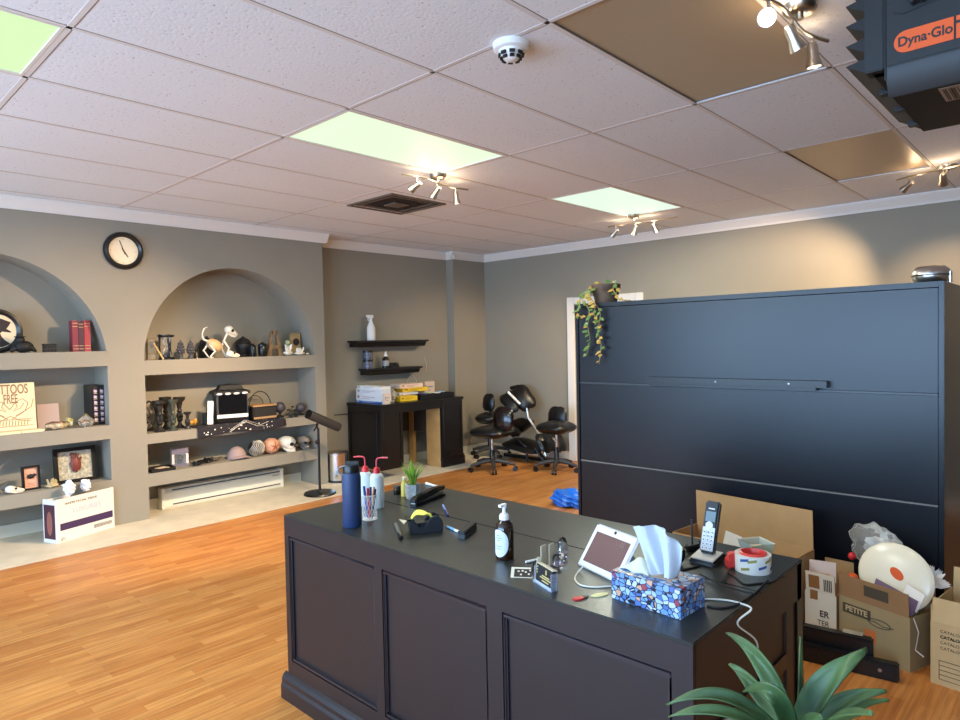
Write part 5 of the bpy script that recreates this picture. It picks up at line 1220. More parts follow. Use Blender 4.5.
# little potted succulent, amber bottle, jar
t = thing('potted_succulent', 'small grass leaved plant in a grey faceted pot on the desk', 'potted plant', on(413, 498), CR)
MB().lathe([(0, 0), (.032, 0), (.037, .066), (.033, .066), (.031, .055), (0, .055)], 6, caps=False).build('pot', mat('speckled grey pot', (176, 178, 180), .5, noise=(60, .25)), t)
lf = MB(); rr = random.Random(3)
for i in range(22):
    a = rr.uniform(0, 2*PI); sp_ = rr.uniform(.2, 1); hh_ = rr.uniform(.09, .135)*(1.1-.3*sp_)
    pts = [V((.008*math.cos(a), .008*math.sin(a), .05)), V((.02*sp_*math.cos(a), .02*sp_*math.sin(a), .05+hh_*.5)), V((.06*sp_*math.cos(a), .06*sp_*math.sin(a), .05+hh_))]
    lf.tube(pts, [.008, .010, .0014], 6, flat=.35)
lf.build('leaves', mat('lime leaf', (146, 186, 78), .5, noise=(40, .3)), t, smooth=True)
t = thing('amber_bottle', 'yellow bottle behind the grey faceted plant pot', 'bottle', on(404.5, 496), CR)
MB().lathe([(0, 0), (.016, 0), (.016, .06), (.008, .07), (.008, .08), (0, .08)], 18, caps=False).build('body', mat('yellow bottle', (216, 196, 96), .35), t, smooth=True)
MB().lathe([(0, .078), (.0095, .078), (.0095, .09), (0, .09)], 14, caps=False).build('cap', mat('cream cap', (224, 214, 180), .5), t, smooth=True)
t = thing('black_jar', 'small black jar left of the yellow bottle', 'jar', on(397.5, 494), CR)
MB().lathe([(0, 0), (.018, 0), (.02, .022), (.014, .03), (0, .03)], 18, caps=False).build('body', BLK, t, smooth=True)
MB().lathe([(0, .03), (.017, .03), (.017, .04), (0, .04)], 18, caps=False).build('lid', DPLAS, t, smooth=True)
# stapler
a, b = on(413, 507), on(443, 495); d = b-a
t = thing('stapler', 'black desk stapler beside the grey faceted plant pot', 'stapler', a, math.atan2(d.y, d.x)); L_ = d.length
MB().box(0, L_, -.017, .017, 0, .010).build('base', BLK, t, bevel=.003)
MB().prism([(.0, .012), (0, .034), (.012, .040), (L_*.7, .052), (L_, .046), (L_*.98, .030), (.02, .014)], -.016, .016, Matrix.Identity(4)).build('top_arm', CASE, t, bevel=.004)
MB().box(.002, L_*.95, -.010, .010, .012, .022).build('magazine', NICKEL, t)
p = on(432, 487); 
q0, q1 = on(426, 484.5), on(441, 489); d = q1-q0; t = thing('white_marker', 'white marker lying behind the black stapler', 'marker', q0+V((0, 0, .006)), math.atan2(d.y, d.x))
MB().cyl((0, 0, 0), (d.length*.66, 0, 0), .006, n=14).build('barrel', WHITE, t, smooth=True); MB().cyl((d.length*.64, 0, 0), (d.length, 0, 0), .0066, n=14).build('cap', mat('silver grey cap', (190, 190, 192), .4), t, smooth=True)
# tape dispenser with yellow note
a, b = on(412, 535), on(444, 533); d = b-a; L_ = d.length
t = thing('tape_dispenser', 'black weighted tape dispenser filled with yellow paper', 'tape dispenser', a, math.atan2(d.y, d.x)+.12)
body = [(0, 0), (-.012, .055), (.004, .058), (.03, .026), (.05, .024), (L_*.62, .06), (L_*.8, .064), (L_*.96, .05), (L_, .03), (L_*.99, 0)]
MB().prism(body, -.002, .012).prism(body, .052, .066).prism([(0, 0), (-.010, .05), (.004, .05), (.02, .036), (L_*.55, .036), (L_*.94, .036), (L_*.98, 0)], .012, .052).build('body', mat('black satin plastic', (34, 36, 40), .4), t, bevel=.003)
MB().box(-.016, .002, .0, .064, .052, .058).build('cutter', BLK, t)
def crump(u_, v_): return (.0+.085*u_, .010+.046*v_, .052+.022*math.sin(PI*u_)+.006*math.sin(9*u_+5*v_))
MB().grid(crump, 14, 8).build('yellow_paper', mat('yellow note paper', (236, 226, 90), .7), t, smooth=True, solid=.002)
# odds and ends
q = [on(399, 519.5), on(404, 524.5), on(407, 521)]
tag(MB().add([v-q[0]+V((0, 0, z)) for z in (0, .0015) for v in q], [(0, 1, 2), (5, 4, 3), (0, 3, 4, 1), (1, 4, 5, 2), (2, 5, 3, 0)]).build('paper_scrap', mat('cream scrap', (214, 206, 186), .7), loc=q[0]), 'tiny cream paper scrap left of the tape dispenser', 'paper')
def stick(name, label, cat, p0, p1, r, m1, m2, split=.7, tip=None):
    a, b = on(*p0), on(*p1); d = b-a; L_ = d.length
    t = thing(name, label, cat, a+V((0, 0, r)), math.atan2(d.y, d.x))
    MB().tube([(0, 0, 0), (L_*.03, 0, 0), (L_*split, 0, 0)], [r*.5, r*.92, r*.92], 12).build('barrel', m1, t, smooth=True)
    MB().cyl((L_*split, 0, 0), (L_, 0, 0), r, n=12).build('cap', m2, t, smooth=True)
    MB().bar((L_*split, 0, r), (L_*.93, 0, r*1.1), .003, .0012).build('clip', NICKEL, t)
stick('marker', 'dark marker with grey band lying in front of the tape dispenser', 'marker', (395.5, 525.5), (401.5, 540), .0075, mat('grey marker', (92, 92, 86), .4), BLK, .72)
stick('pen', 'slim blue pen lying right of the stapler', 'pen', (443, 506), (448, 517), .005, mat('pale blue barrel', (120, 140, 200), .4), mat('pen navy', (30, 50, 120), .35), .5)
stick('pen', 'light blue pen lying between tape dispenser and black block', 'pen', (447, 528), (461, 534), .0055, mat('sky barrel', (120, 176, 220), .4), WHITE, .6)
a, b = on(462, 539), on(474, 529); d = b-a
t = thing('whiteboard_eraser', 'small black block eraser at the tip of the light blue pen', 'eraser', a, math.atan2(d.y, d.x))
MB().box(0, d.length, -.012, .018, 0, .016).build('felt', DPLAS, t, bevel=.002); MB().box(0, d.length, -.012, .018, .0165, .028).build('grip', BLK, t, bevel=.003)
# soap bottle
t = thing('soap_bottle', 'amber pump bottle with white round label in the middle of desk', 'bottle', on(505, 558), CR-.75)
AMB = mat('amber glass', (36, 17, 6), .12, coat=.5)
r = .0305
MB().lathe([(0, 0), (r*.95, 0), (r, .005), (r, .098), (r*.9, .114), (r*.55, .125), (r*.45, .13), (0, .13)], 36, caps=False).build('body', AMB, t, smooth=True)
MB().lathe([(0, .129), (.0165, .129), (.0165, .142), (.012, .148), (.006, .150), (.0055, .168), (0, .168)], 20, caps=False).build('pump_collar', WHITE, t, smooth=True)
MB().lathe([(.0055, .166), (.009, .168), (.009, .180), (0, .182)], 14, caps=False).box(-.006, .006, -.022, .0, .172, .180).build('pump_head', WHITE, t, smooth=True)
def lbl(u_, v_):
    a = -PI/2+(u_-.5)*2.3; z = .056+(v_-.5)*.09*math.sqrt(max(0, 1-(2*u_-1)**2)); return ((r+.0006)*math.cos(a), (r+.0006)*math.sin(a), z)
lo = MB().grid(lbl, 24, 6).build('round_label', mat('pale blue label', (214, 224, 236), .6), t, smooth=True)
def lb2(a0, a1, z0, z1): return lambda u_, v_: ((r+.0012)*math.cos(-PI/2+a0+(a1-a0)*u_), (r+.0012)*math.sin(-PI/2+a0+(a1-a0)*u_), z0+(z1-z0)*v_)
lg = MB()
for z, a in ((.080, .3), (.072, .42), (.064, .2), (.045, .4), (.037, .3)): lg.grid(lb2(-a, a, z, z+.003), 8, 1)
lg.build('label_print', mat('grey blue print', (140, 156, 176), .6), lo)
# card pack, card holder, crystals
t = thing('card_pack', 'little tilted pack of cream cards with a dark picture', 'cards', on(521, 578), CR-.15)
Mk = Matrix.Rotation(-1.05, 4, 'X')
MB().box(-.032, .034, 0, .008, 0, .042, Mk).build('pack', mat('cream card', (224, 212, 186), .7), t, bevel=.001)
MB().box(-.022, .032, -.0008, 0, .004, .034, Mk).build('picture', mat('brown black print', (52, 42, 38), .6), t)
pr2 = MB()
for x, z in ((-.012, .022), (.0, .024), (.01, .02), (.02, .012), (.024, .026), (-.004, .010)): pr2.box(x, x+.006, -.0014, -.0008, z, z+.005, Mk)
pr2.build('picture_motif', mat('cream card', (224, 212, 186), .7), t)
a, b = on(537, 581), on(554, 592); d = b-a; L_ = d.length
t = thing('card_holder', 'clear acrylic holder full of black business cards', 'card holder', a, math.atan2(d.y, d.x))
ACR = clear('acrylic', (222, 226, 240), .16)
Mh = Matrix.Rotation(-.12, 4, 'X'); L2 = L_
MB().box(0, L2, -.012, -.009, 0, .010).box(0, L2, .010, .013, 0, .05).box(0, .003, -.009, .010, 0, .05).box(L2-.003, L2, -.009, .010, 0, .05).box(.003, L2-.003, -.009, .010, 0, .003).build('holder', ACR, t)
cd_ = MB().box(.004, L2-.004, -.008, .006, .004, .056, Mh).build('card_stack', mat('black cards', (32, 32, 36), .5), t)
MB().box(.004, L2-.004, -.008, .006, .0562, .0585, Mh).box(.0012, .004, -.008, .006, .004, .072, Mh).build('card_edges', mat('cream edges', (206, 196, 168), .7), t)
qz = lambda z: Mh @ V((0, -.0088, z))
text('8', .020, mat('gold print', (206, 186, 120), .5), cd_, tuple(V((L2*.62, 0, 0))+qz(.042)), (PI/2-.12, 0, 0), name='card_emblem')
cl = MB()
for z, x0, x1 in ((.028, L2*.4, L2*.82), (.022, L2*.3, L2*.9), (.014, L2*.42, L2*.8)): cl.box(x0, x1, -.0092, -.008, z, z+.003, Mh)
for z in (.046, .038, .030): cl.box(.008, .013, -.0092, -.008, z, z+.003, Mh)
cl.build('card_print', mat('gold print', (206, 186, 120), .5), cd_)
for (px, py, h, lab) in ((543.5, 569, .075, 'cream upright tag card behind the card holder, left of two'), (551.5, 566, .072, 'cream upright tag card behind the card holder, right of two')):
    t = thing('tag_card', lab, 'card', on(px, py), CR+.9, 'cream tag cards')
    MB().box(-.013, .013, -.0012, .0012, .004, h).build('card_face', mat('cream edges', (206, 196, 168), .7), t); MB().box(-.016, .016, -.008, .008, 0, .005).build('card_foot', ACR, t)
stick('white_pen', 'short white pen lying beside the card holder', 'pen', (525.5, 563.5), (537, 561), .0045, WHITE, PAPER, .7)
CRY = mat('lilac crystal', (236, 238, 250), .02, trans=1., ior=1.42)
def crystal(px, py, r, h, label, rz):
    t = thing('crystal', label, 'crystal', on(px, py), rz, 'clear cut crystals')
    MB().lathe([(r*.62, 0), (r, h*.28), (r*.94, h*.62), (r*.55, h*.9), (0, h)], 6, caps=True).build('facets', CRY, t)
    MB().lathe([(r*.60, -.0), (r*.62, .0), (r*.62, .003), (r*.55, .003)], 6, caps=False).build('base_rim', CRY, t)
crystal(563, 557, .020, .068, 'clear cut crystal, tallest of three by the smart display', .2)
crystal(557.5, 566, .020, .040, 'clear cut crystal, middle one behind the tag cards', .6)
crystal(536, 578, .015, .055, 'clear cut crystal left of the card holder', .9)
# smart display
a, b = on(576, 565), on(613, 582); d = b-a; L_ = .198
t = thing('smart_display', 'white tilted smart screen with dark reddish display', 'smart display', a+V((0, 0, .0012)), math.atan2(d.y, d.x)-.02)
Ms = Matrix.Rotation(-.62, 4, 'X'); hs = .15
MB().box(0, L_, 0, .012, 0, hs, Ms).build('screen_frame', WHITE, t, bevel=.008, seg=3)
MB().prism([(.012, .0), (.10, 0), (.095, .05), (.075, .075), (.02, .02)], .02, L_-.02, Matrix(((0, 1, 0, 0), (1, 0, 0, 0), (0, 0, 1, 0), (0, 0, 0, 1)))).build('speaker_base', mat('light grey cloth', (196, 198, 198), .8), t, bevel=.006)
sc_ = MB().box(.020, L_-.020, -.001, 0, .022, hs-.026, Ms).build('screen', mat('dark screen', (88, 66, 64), .2, emit=((.30, .17, .16), .12)), t)
MB().lathe([(0, 0), (.005, 0), (.005, .002)], 14, M=Ms @ Matrix.Translation((L_*.5, -.0002, hs-.012)) @ Matrix.Rotation(PI/2, 4, 'X')).build('camera_eye', BLK, t)
ps = Ms @ V((L_*.70, -.0016, hs-.040)); text('11:05', .018, mat('screen text', (140, 110, 106), .5), sc_, tuple(ps), (PI/2-.62, 0, 0), name='screen_text')
pts = [on(584, 573)+V((0, 0, .02)), on(578, 573), on(575, 580), on(581, 586), on(595, 588), on(611, 587)]
tag(MB().tube(spline([q_+V((0, 0, .0025)) for q_ in pts], 6), .0025, 8).build('display_cable', mat('white cable', (226, 222, 206), .5), smooth=True), 'white cable looping in front of the smart display', 'cable')
# key with red fob
a, b = on(573, 600), on(608, 594); d = b-a; L_ = d.length
t = thing('key_fob', 'red and cream key tags lying left of tissue box', 'keys', a, math.atan2(d.y, d.x))
MB().lathe([(0, 0), (.017, 0), (.017, .004), (0, .006)], 22, c=(.017, 0, 0), caps=False, sy=.62).build('red_tag', RED, t, smooth=True)
MB().lathe([(0, 0), (.026, 0), (.026, .003), (0, .004)], 22, c=(L_-.026, 0, 0), caps=False, sy=.42).build('cream_tag', mat('cream tag', (226, 220, 160), .5), t, smooth=True)
MB().tube([(.034+.008*math.cos(x), .008*math.sin(x), .003) for x in [2*PI*i/16 for i in range(17)]], .0014, 6).bar((.036, 0, .003), (.05, .004, .003), .006, .002).build('ring', mat('dark metal', (60, 58, 54), .4, .8), t)
# tissue box
def pebbles():
    m = bpy.data.materials.new('pebble print'); m.use_nodes = True; nt = m.node_tree; N = nt.nodes; L = nt.links; b = N['Principled BSDF']
    tc = N.new('ShaderNodeTexCoord'); mp = N.new('ShaderNodeMapping'); mp.inputs['Scale'].default_value = (62, 62, 76); L.new(tc.outputs['Object'], mp.inputs['Vector'])
    v = N.new('ShaderNodeTexVoronoi'); v.inputs['Scale'].default_value = 1; v.inputs['Randomness'].default_value = .75; L.new(mp.outputs[0], v.inputs['Vector'])
    r = N.new('ShaderNodeValToRGB'); r.color_ramp.interpolation = 'CONSTANT'; e = r.color_ramp.elements
    e[0].position = 0; e[0].color = (*lin((110, 150, 206)), 1); e[1].position = .3; e[1].color = (*lin((168, 192, 226)), 1)
    for ps_, cc in ((.45, (84, 112, 176)), (.6, (196, 204, 220)), (.74, (206, 160, 136)), (.84, (150, 62, 82)), (.9, (132, 170, 214))):
        q = e.new(ps_); q.color = (*lin(cc), 1)
    sx = N.new('ShaderNodeSeparateColor'); L.new(v.outputs['Color'], sx.inputs[0]); L.new(sx.outputs[0], r.inputs['Fac'])
    v2 = N.new('ShaderNodeTexVoronoi'); v2.feature = 'DISTANCE_TO_EDGE'; v2.inputs['Scale'].default_value = 1; v2.inputs['Randomness'].default_value = .75; L.new(mp.outputs[0], v2.inputs['Vector'])
    th = N.new('ShaderNodeMath'); th.operation = 'GREATER_THAN'; th.inputs[1].default_value = .06; L.new(v2.outputs['Distance'], th.inputs[0])
    mx = N.new('ShaderNodeMix'); mx.data_type = 'RGBA'; mx.inputs[6].default_value = (*lin((24, 24, 40)), 1); L.new(th.outputs[0], mx.inputs[0]); L.new(r.outputs['Color'], mx.inputs[7]); L.new(mx.outputs[2], b.inputs['Base Color'])
    b.inputs['Roughness'].default_value = .3
    return m
a, b = on(611.5, 598), on(680.5, 620.5); d = b-a; L_ = d.length; hb = .078; dp = .125
t = thing('tissue_box', 'pebble patterned tissue box with a big white tissue sticking out', 'tissue box', a, math.atan2(d.y, d.x))
PEB = pebbles()
MB().box(0, L_, 0, dp, 0, hb).build('box', PEB, t, bevel=.0015)
MB().lathe([(0, 0), (.075, 0), (.075, .0012), (0, .0012)], 28, M=Matrix.Translation((L_*.45, dp*.5, hb)) , sy=.45, caps=False).build('opening_film', mat('dusky pebble top', (176, 150, 126), .5, noise=(50, .4)), t)
TIS = mat('soft white tissue', (188, 196, 206), .85)
def tis(u_, v_):
    a = (u_-.5)*2; hgt = .134*(1-.30*max(0, a)**2-.12*max(0, -a)**2)
    x = L_*.60+a*(.024+.054*v_**.7)-.030*v_+.018; y = dp*.5+.016*math.sin(5.5*a+1.5)*(1-v_*.3)+.006*math.sin(13*a+4*v_)+.018*(v_-.3)
    return (x-.018, y, hb-.01+hgt*v_)
MB().grid(tis, 40, 18).build('tissue', TIS, t, smooth=True, solid=.0015)
def tis2(u_, v_):
    return (L_*.05+L_*.42*u_, dp*.22+dp*.6*v_, hb+.002+.030*math.sin(PI*u_)**.8*math.sin(PI*v_)**.6*(.6+.6*u_)+.004*math.sin(9*u_+8*v_)*math.sin(PI*u_))
MB().grid(tis2, 22, 14).build('lower_tissue', mat('cream tissue', (206, 208, 194), .8), t, smooth=True, solid=.0015)
# tape measure
t = thing('tape_measure', 'black and yellow tape measure behind the white tissue', 'tape measure', on(676.5, 564), CR)
MB().prism(arc(0, .036, .026, .034, -PI/2, 3*PI/2-.25, 22), -.016, .016).build('case', BLK, t, bevel=.005)
MB().prism(arc(.0, .050, .019, .019, -.2, PI+.2, 14), -.0175, .0175).build('yellow_side', mat('tool yellow', (232, 204, 40), .4), t, bevel=.002)
# cordless phone
t = thing('cordless_phone', 'black and silver cordless phone standing in its charging base', 'phone', on(707.5, 561), CR-.75)
MB().prism([(-.052, .0), (.03, 0), (.05, .012), (.042, .026), (-.048, .014)], -.042, .042, Matrix(((0, 1, 0, 0), (1, 0, 0, 0), (0, 0, 1, 0), (0, 0, 0, 1)))).build('charging_base', BLK, t, bevel=.005)
MB().box(-.039, .039, -.046, .034, .0, .004, Matrix.Translation((0, 0, .0195)) @ Matrix.Rotation(.135, 4, 'X')).build('cradle_plate', mat('silver beige plastic', (206, 204, 196), .4), t, bevel=.002)
Mp_ = Matrix.Translation((0, .0, .024)) @ Matrix.Rotation(-.34, 4, 'X')
ho = MB().box(-.023, .023, -.012, .012, 0, .166, Mp_).build('handset', BLK, t, bevel=.005)
MB().box(-.0205, .0205, -.0132, -.0118, .008, .082, Mp_).build('keypad_plate', mat('silver plastic', (192, 196, 200), .35, .4), ho, bevel=.001)
MB().box(-.016, .016, -.0132, -.0118, .100, .132, Mp_).build('lcd', mat('grey blue lcd', (112, 130, 136), .2), ho)
MB().lathe([(0, 0), (.012, 0), (.012, .003), (0, .004)], 20, M=Mp_ @ Matrix.Translation((0, -.012, .088)) @ Matrix.Rotation(PI/2, 4, 'X')).build('nav_ring', mat('silver plastic', (192, 196, 200), .35, .4), ho, smooth=True)
ky = MB()
for i in range(3):
    for j in range(5): ky.box(-.0175+.0125*i, -.0075+.0125*i, -.0146, -.013, .012+.0125*j, .0205+.0125*j, Mp_)
ky.build('keys', mat('pale keys', (222, 226, 230), .45), ho, bevel=.0006)
kd = MB()
for i in range(3):
    for j in range(5): kd.box(-.0145+.0125*i, -.0105+.0125*i, -.015, -.0146, .0145+.0125*j, .018+.0125*j, Mp_)
kd.build('key_marks', INK, ho)
MB().box(-.010, .010, -.0126, -.0118, .139, .143, Mp_).build('name_mark', mat('silver plastic', (192, 196, 200), .35, .4), ho)
# antenna and coiled lead
t = thing('antenna_adapter', 'small black box with upright antenna and coiled lead by the phone', 'antenna', on(693, 551), CR)
MB().box(-.022, .022, -.016, .016, 0, .022).build('box', BLK, t, bevel=.003); MB().cyl((-.002, .0, .02), (-.002, .006, .105), .0032, n=10).build('antenna', DPLAS, t, smooth=True)
MB().tube([(.026*math.cos(a)-.008, -.024+.012*math.sin(a), .006+.0022*i) for i, a in enumerate([.45*k for k in range(16)])], .003, 6).build('coiled_lead', BLKM, t, smooth=True)
# tape gun and roll
t = thing('packing_tape', 'red packing tape dispenser holding a white printed roll', 'packing tape', on(753, 570), CR-.1)
R_ = .052; hh_ = .052
PRT = mat('white tape with print', (224, 222, 214), .35)
rl = MB().lathe([(R_*.78, 0), (R_, 0), (R_, hh_), (R_*.78, hh_), (R_*.78, 0)], 40, caps=False).build('tape_roll', PRT, t, smooth=True)
for cn, cc, its in (('navy stamp', (60, 80, 140), ((-1.3, .016), (-.45, .010), (-2.35, .034))), ('olive stamp', (150, 140, 60), ((-1.9, .034), (-.9, .034), (-2.3, .008)))):
    sb2 = MB()
    for a0, z0 in its: sb2.grid(lambda u_, v_, a0=a0, z0=z0: ((R_+.0006)*math.cos(a0+(u_-.5)*.5), (R_+.0006)*math.sin(a0+(u_-.5)*.5), z0+.008*v_+.006*u_), 8, 2)
    sb2.build('tape_print', mat(cn, cc, .5), rl)
MB().lathe([(R_*.60, .006), (R_*.77, .006), (R_*.77, hh_+.004), (R_*.66, hh_+.006), (R_*.60, hh_), (R_*.60, .006)], 36, caps=False).build('red_hub', mat('coral red plastic', (214, 62, 56), .35), t, smooth=True)
MB().prism([(-.070, .004), (-.068, .046), (-.03, .05), (-.034, .004)], .006, .036).box(-.074, -.064, .002, .04, .0, .03).build('red_frame', mat('coral red plastic', (214, 62, 56), .35), t, bevel=.003)
# clear tub behind it
t = thing('plastic_tub', 'translucent square plastic tub behind the tape roll', 'tub', on(756, 557), CR+.2)
MB().lathe([(.042, 0), (.056, .05), (.06, .052), (.056, .05), (.054, .05), (.04, .004)], 4, caps=False, M=Matrix.Rotation(PI/4, 4, 'Z')).build('tub', clear('milky plastic', (214, 222, 206), .45, .25), t)
MB().cbox((0, 0, .02), (.05, .04, .03)).build('paper_inside', mat('cream edges', (206, 196, 168), .7), t)
# leads on the desk
def lead(pts, r, m, label, lift=None):
    P = [on(*q) + V((0, 0, r+(lift or 0))) for q in pts]
    tag(MB().tube(spline(P, 6), r, 8).build('desk_lead', m, smooth=True), label, 'cable', 'leads on the desk')
lead([(676, 574), (686, 570), (695, 568), (700, 566.5)], .0028, BLKM, 'black lead from the phone base to behind the tissue box')
lead([(700, 577), (712, 583), (722, 588), (735, 592), (745, 595), (753, 596)], .0026, BLKM, 'black lead running along the desk right of the tissue box', .0058)
lead([(707, 607), (720, 609), (733, 607), (745, 601), (757, 592), (768, 581)], .0026, BLKM, 'black lead nearest the right front corner of desk')
lead([(728, 574), (735, 578), (745, 585), (757, 584.5), (772, 583), (784, 577)], .0026, BLKM, 'black lead curving below the red tape dispenser')
lead([(728, 574), (725, 579), (721, 585)], .0022, BLKM, 'short black lead below the phone base', .0055)
q_ = [on(704, 600), on(718, 600.5), on(731, 602), on(745, 606), on(751, 611)]
P = [v+V((0, 0, .003)) for v in q_] + [V((DX1_+.006, on(755, 617).y, DT-.03)), V((DX1_+.012, aX(752, 640, DX1_).y, aX(752, 640, DX1_).z)), V((DX1_+.012, aX(753, 665, DX1_).y, aX(753, 665, DX1_).z)), V((DX1_+.012, aX(760, 690, DX1_).y, aX(760, 690, DX1_).z))]
tag(MB().tube(spline(P, 6), .0026, 8).build('white_lead', mat('white cable', (226, 222, 206), .5), smooth=True), 'white lead from the tissue box hanging down the desk end', 'cable')

# ================================================================== BOXES BEHIND THE DESK
def open_box(name, label, loc, rz, w, d, h, m, flaps, cat='box', fm=None):
    """flaps: dict side -> (length, angle from vertical, outward positive)"""
    t = thing(name, label, cat, loc, rz); k = .005
    MB().box(0, w, 0, k, 0, h).box(0, w, d-k, d, 0, h).box(0, k, k, d-k, 0, h).box(w-k, w, k, d-k, 0, h).box(k, w-k, k, d-k, 0, k).build('box_body', m, t)
    for sd, (L_, a) in flaps.items():
        if sd == 'front': M = Matrix.Translation((0, 0, h)) @ Matrix.Rotation(a, 4, 'X'); q = MB().box(.004, w-.004, 0, .004, 0, L_, M)
        if sd == 'back': M = Matrix.Translation((0, d, h)) @ Matrix.Rotation(-a, 4, 'X'); q = MB().box(.004, w-.004, -.004, 0, 0, L_, M)
        if sd == 'left': M = Matrix.Translation((0, 0, h)) @ Matrix.Rotation(-a, 4, 'Y'); q = MB().box(0, .004, .004, d-.004, 0, L_, M)
        if sd == 'right': M = Matrix.Translation((w, 0, h)) @ Matrix.Rotation(a, 4, 'Y'); q = MB().box(-.004, 0, .004, d-.004, 0, L_, M)
        q.build('flap', fm or m, t)
    return t
bl, br, fl = aY(699, 521, 3.77), aY(812, 547, 3.77), None
zr = (bl.z+br.z)/2; fl = aZ(655, 530, zr)
open_box('open_carton', 'large open cardboard box with raised rear flap behind the desk', (-1.80, 3.515, 0), -.12, .69, .255, .372, KRAFT, {'back': (.19, -.06+.16), 'left': (.16, 1.35)} if False else {'back': (.205, -.04)})
tag(MB().box(-.05, .05, 0, .002, -.02, .09, Matrix.Rotation(-.1, 4, 'X')).build('paper_sheet', PAPER, loc=(aY(732, 548, 3.68).x, 3.66, aY(732, 548, 3.68).z+.0), rot=(0, .18, -.12)), 'white paper slip inside the large open cardboard box', 'paper')
# white printed box
a = aY(836.5, 630, 3.46)
zf = aY(836, 597, 3.46).z; w_ = .145
WBX = mat('white box card', (216, 208, 192), .7)
t = open_box('printed_box', 'white and brown printed box between the desk end and the crossed brown box', (a.x-w_, 3.47, 0), -.06, w_, .27, zf, KRAFT, {'front': (.10, .10), 'back': (.10, -.05)})
MB().box(.0, w_, -.0015, 0, 0, zf).build('white_face', WBX, t)
Mf = Matrix.Translation((0, 0, zf)) @ Matrix.Rotation(.10, 4, 'X'); MB().box(.006, w_-.006, -.0015, 0, 0, .10, Mf).build('white_flap_face', WBX, t)
text('ER', .044, INK, t, (w_-.055, -.0022, .125), FRONT, sx=.9, bold=.0008, align='CENTER'); text('TER', .036, INK, t, (w_-.06, -.0022, .08), FRONT, sx=.9, align='CENTER')
MB().box(w_-.120, w_-.085, -.0024, -.0015, .19, .235).build('brown_square', mat('brown label', (140, 96, 50), .6), t)
MB().box(w_-.125, w_-.075, -.0024, -.0015, .02, .085, Mf).build('brown_picture', mat('brown label', (140, 96, 50), .6), t)
f = MB()
for i in range(5): f.box(w_-.055+.008*i, w_-.051+.008*i, -.0024, -.0015, .015, .075, Mf)
f.build('flap_print', INK, t)
pc = aZ(812, 553, zf+.10)
t = thing('price_slip', 'pinkish white card sticking out of the white printed box', 'card', (a.x-w_*.55, 3.56, .006), .2)
MB().box(-.07, .05, 0, .003, zf+.02, zf+.12, Matrix.Rotation(-.05, 4, 'X')).build('card_face', mat('pinkish paper', (232, 214, 206), .7), t); MB().box(-.02, .02, .003, .006, 0, zf+.06).build('card_stem', KRAFT, t)
# PETITE box
a = V((aY(839, 640, 3.47).x, 3.47, 0)); b = aZ(910, 673, 0); b = V((b.x, b.y, 0)); d = b-a; w_ = d.length; rz = math.atan2(d.y, d.x)
zf = aY(839, 594, 3.47).z
OLV = mat('olive brown card', (152, 134, 98), .75, noise=(12, .06))
t = open_box('petite_box', 'open brown box printed PETITE, holding white oval dish', a, rz, w_, .27, zf, OLV, {'front': (.105, .05), 'left': (.05, .0), 'back': (.03, .0)}, fm=mat('inner brown card', (146, 112, 76), .8, noise=(14, .06))); PB = t
OLD = mat('dark olive print', (72, 66, 54), .6)
tx = MB().box(.02, .155, -.001, 0, zf-.075, zf-.03).build('dark_label', OLD, t); text('PETITE', .036, mat('pale olive', (190, 172, 134), .6), tx, (.0875, -.0018, zf-.052), FRONT, bold=.001)
f = MB(); f.tube([(.195+.05*math.cos(a_), -.0006, zf-.075+.018*math.sin(a_)) for a_ in [2*PI*i/24 for i in range(25)]], .0018, 5).tube([(.14, -.0006, zf-.078), (.175, -.0006, zf-.07), (.21, -.0006, zf-.082), (.26, -.0006, zf-.074)], .0018, 5)
f.build('line_emblem', OLD, t)
MB().box(.128, .180, -.001, 0, zf-.178, zf-.118).build('orange_square', mat('orange stamp', (196, 112, 62), .6), t)
Mf = Matrix.Translation((0, 0, zf)) @ Matrix.Rotation(.05, 4, 'X'); MB().box(w_*.38, w_*.72, -.001, 0, .035, .085, Mf).build('flap_label', OLD, t)
MB().tube([(w_+.004, .02, zf+.0), (w_+.02, .03, zf-.06), (w_+.012, .02, zf-.14), (w_+.03, .05, zf-.17)], .004, 6, flat=.3).build('loose_tape', PAPER, t)
Mr = Matrix.Translation(a) @ Matrix.Rotation(rz, 4, 'Z')
# dish
def pb(px, py, ly):
    """point on the plane ly behind the PETITE box front"""
    n_ = Mr.to_3x3() @ V((0, 1, 0)); p0 = Mr @ V((0, ly, 0)); d_ = ray(px, py); return CAM+d_*((p0-CAM).dot(n_)/d_.dot(n_))
c = pb(894.5, 577, .11)
t = thing('oval_dish', 'white oval dish with orange sticker standing in the PETITE box', 'dish', (c.x, c.y, 0.012), rz+.02)
rx_, rzz = .165, .15
Md = Matrix.Translation((0, 0, c.z-.01)) @ Matrix.Rotation(.34, 4, 'Y') @ Matrix.Rotation(-.32, 4, 'X') @ Matrix.Rotation(PI/2, 4, 'X')
PORC = mat('white porcelain', (232, 226, 204), .22)
MB().lathe([(0, .022), (.4, .021), (.7, .016), (.9, .006), (.97, .0), (1, -.006), (.98, -.010), (0, -.004)], 48, caps=False, M=Md @ Matrix.Diagonal((rx_, rzz, 1, 1)) @ Matrix.Rotation(0, 4, 'Z')).build('dish_body', PORC, t, smooth=True)
MB().lathe([(0, .0235), (.034, .0228), (.034, .0218)], 24, caps=False, M=Md @ Matrix.Translation((.01, .02, 0)) @ Matrix.Rotation(-.3, 4, 'Z'), sy=.62).build('orange_sticker', mat('orange label', (238, 112, 34), .5), t)
MB().box(-.05, .05, .02, .05, 0, c.z-.16).build('dish_support', KRAFT, t)
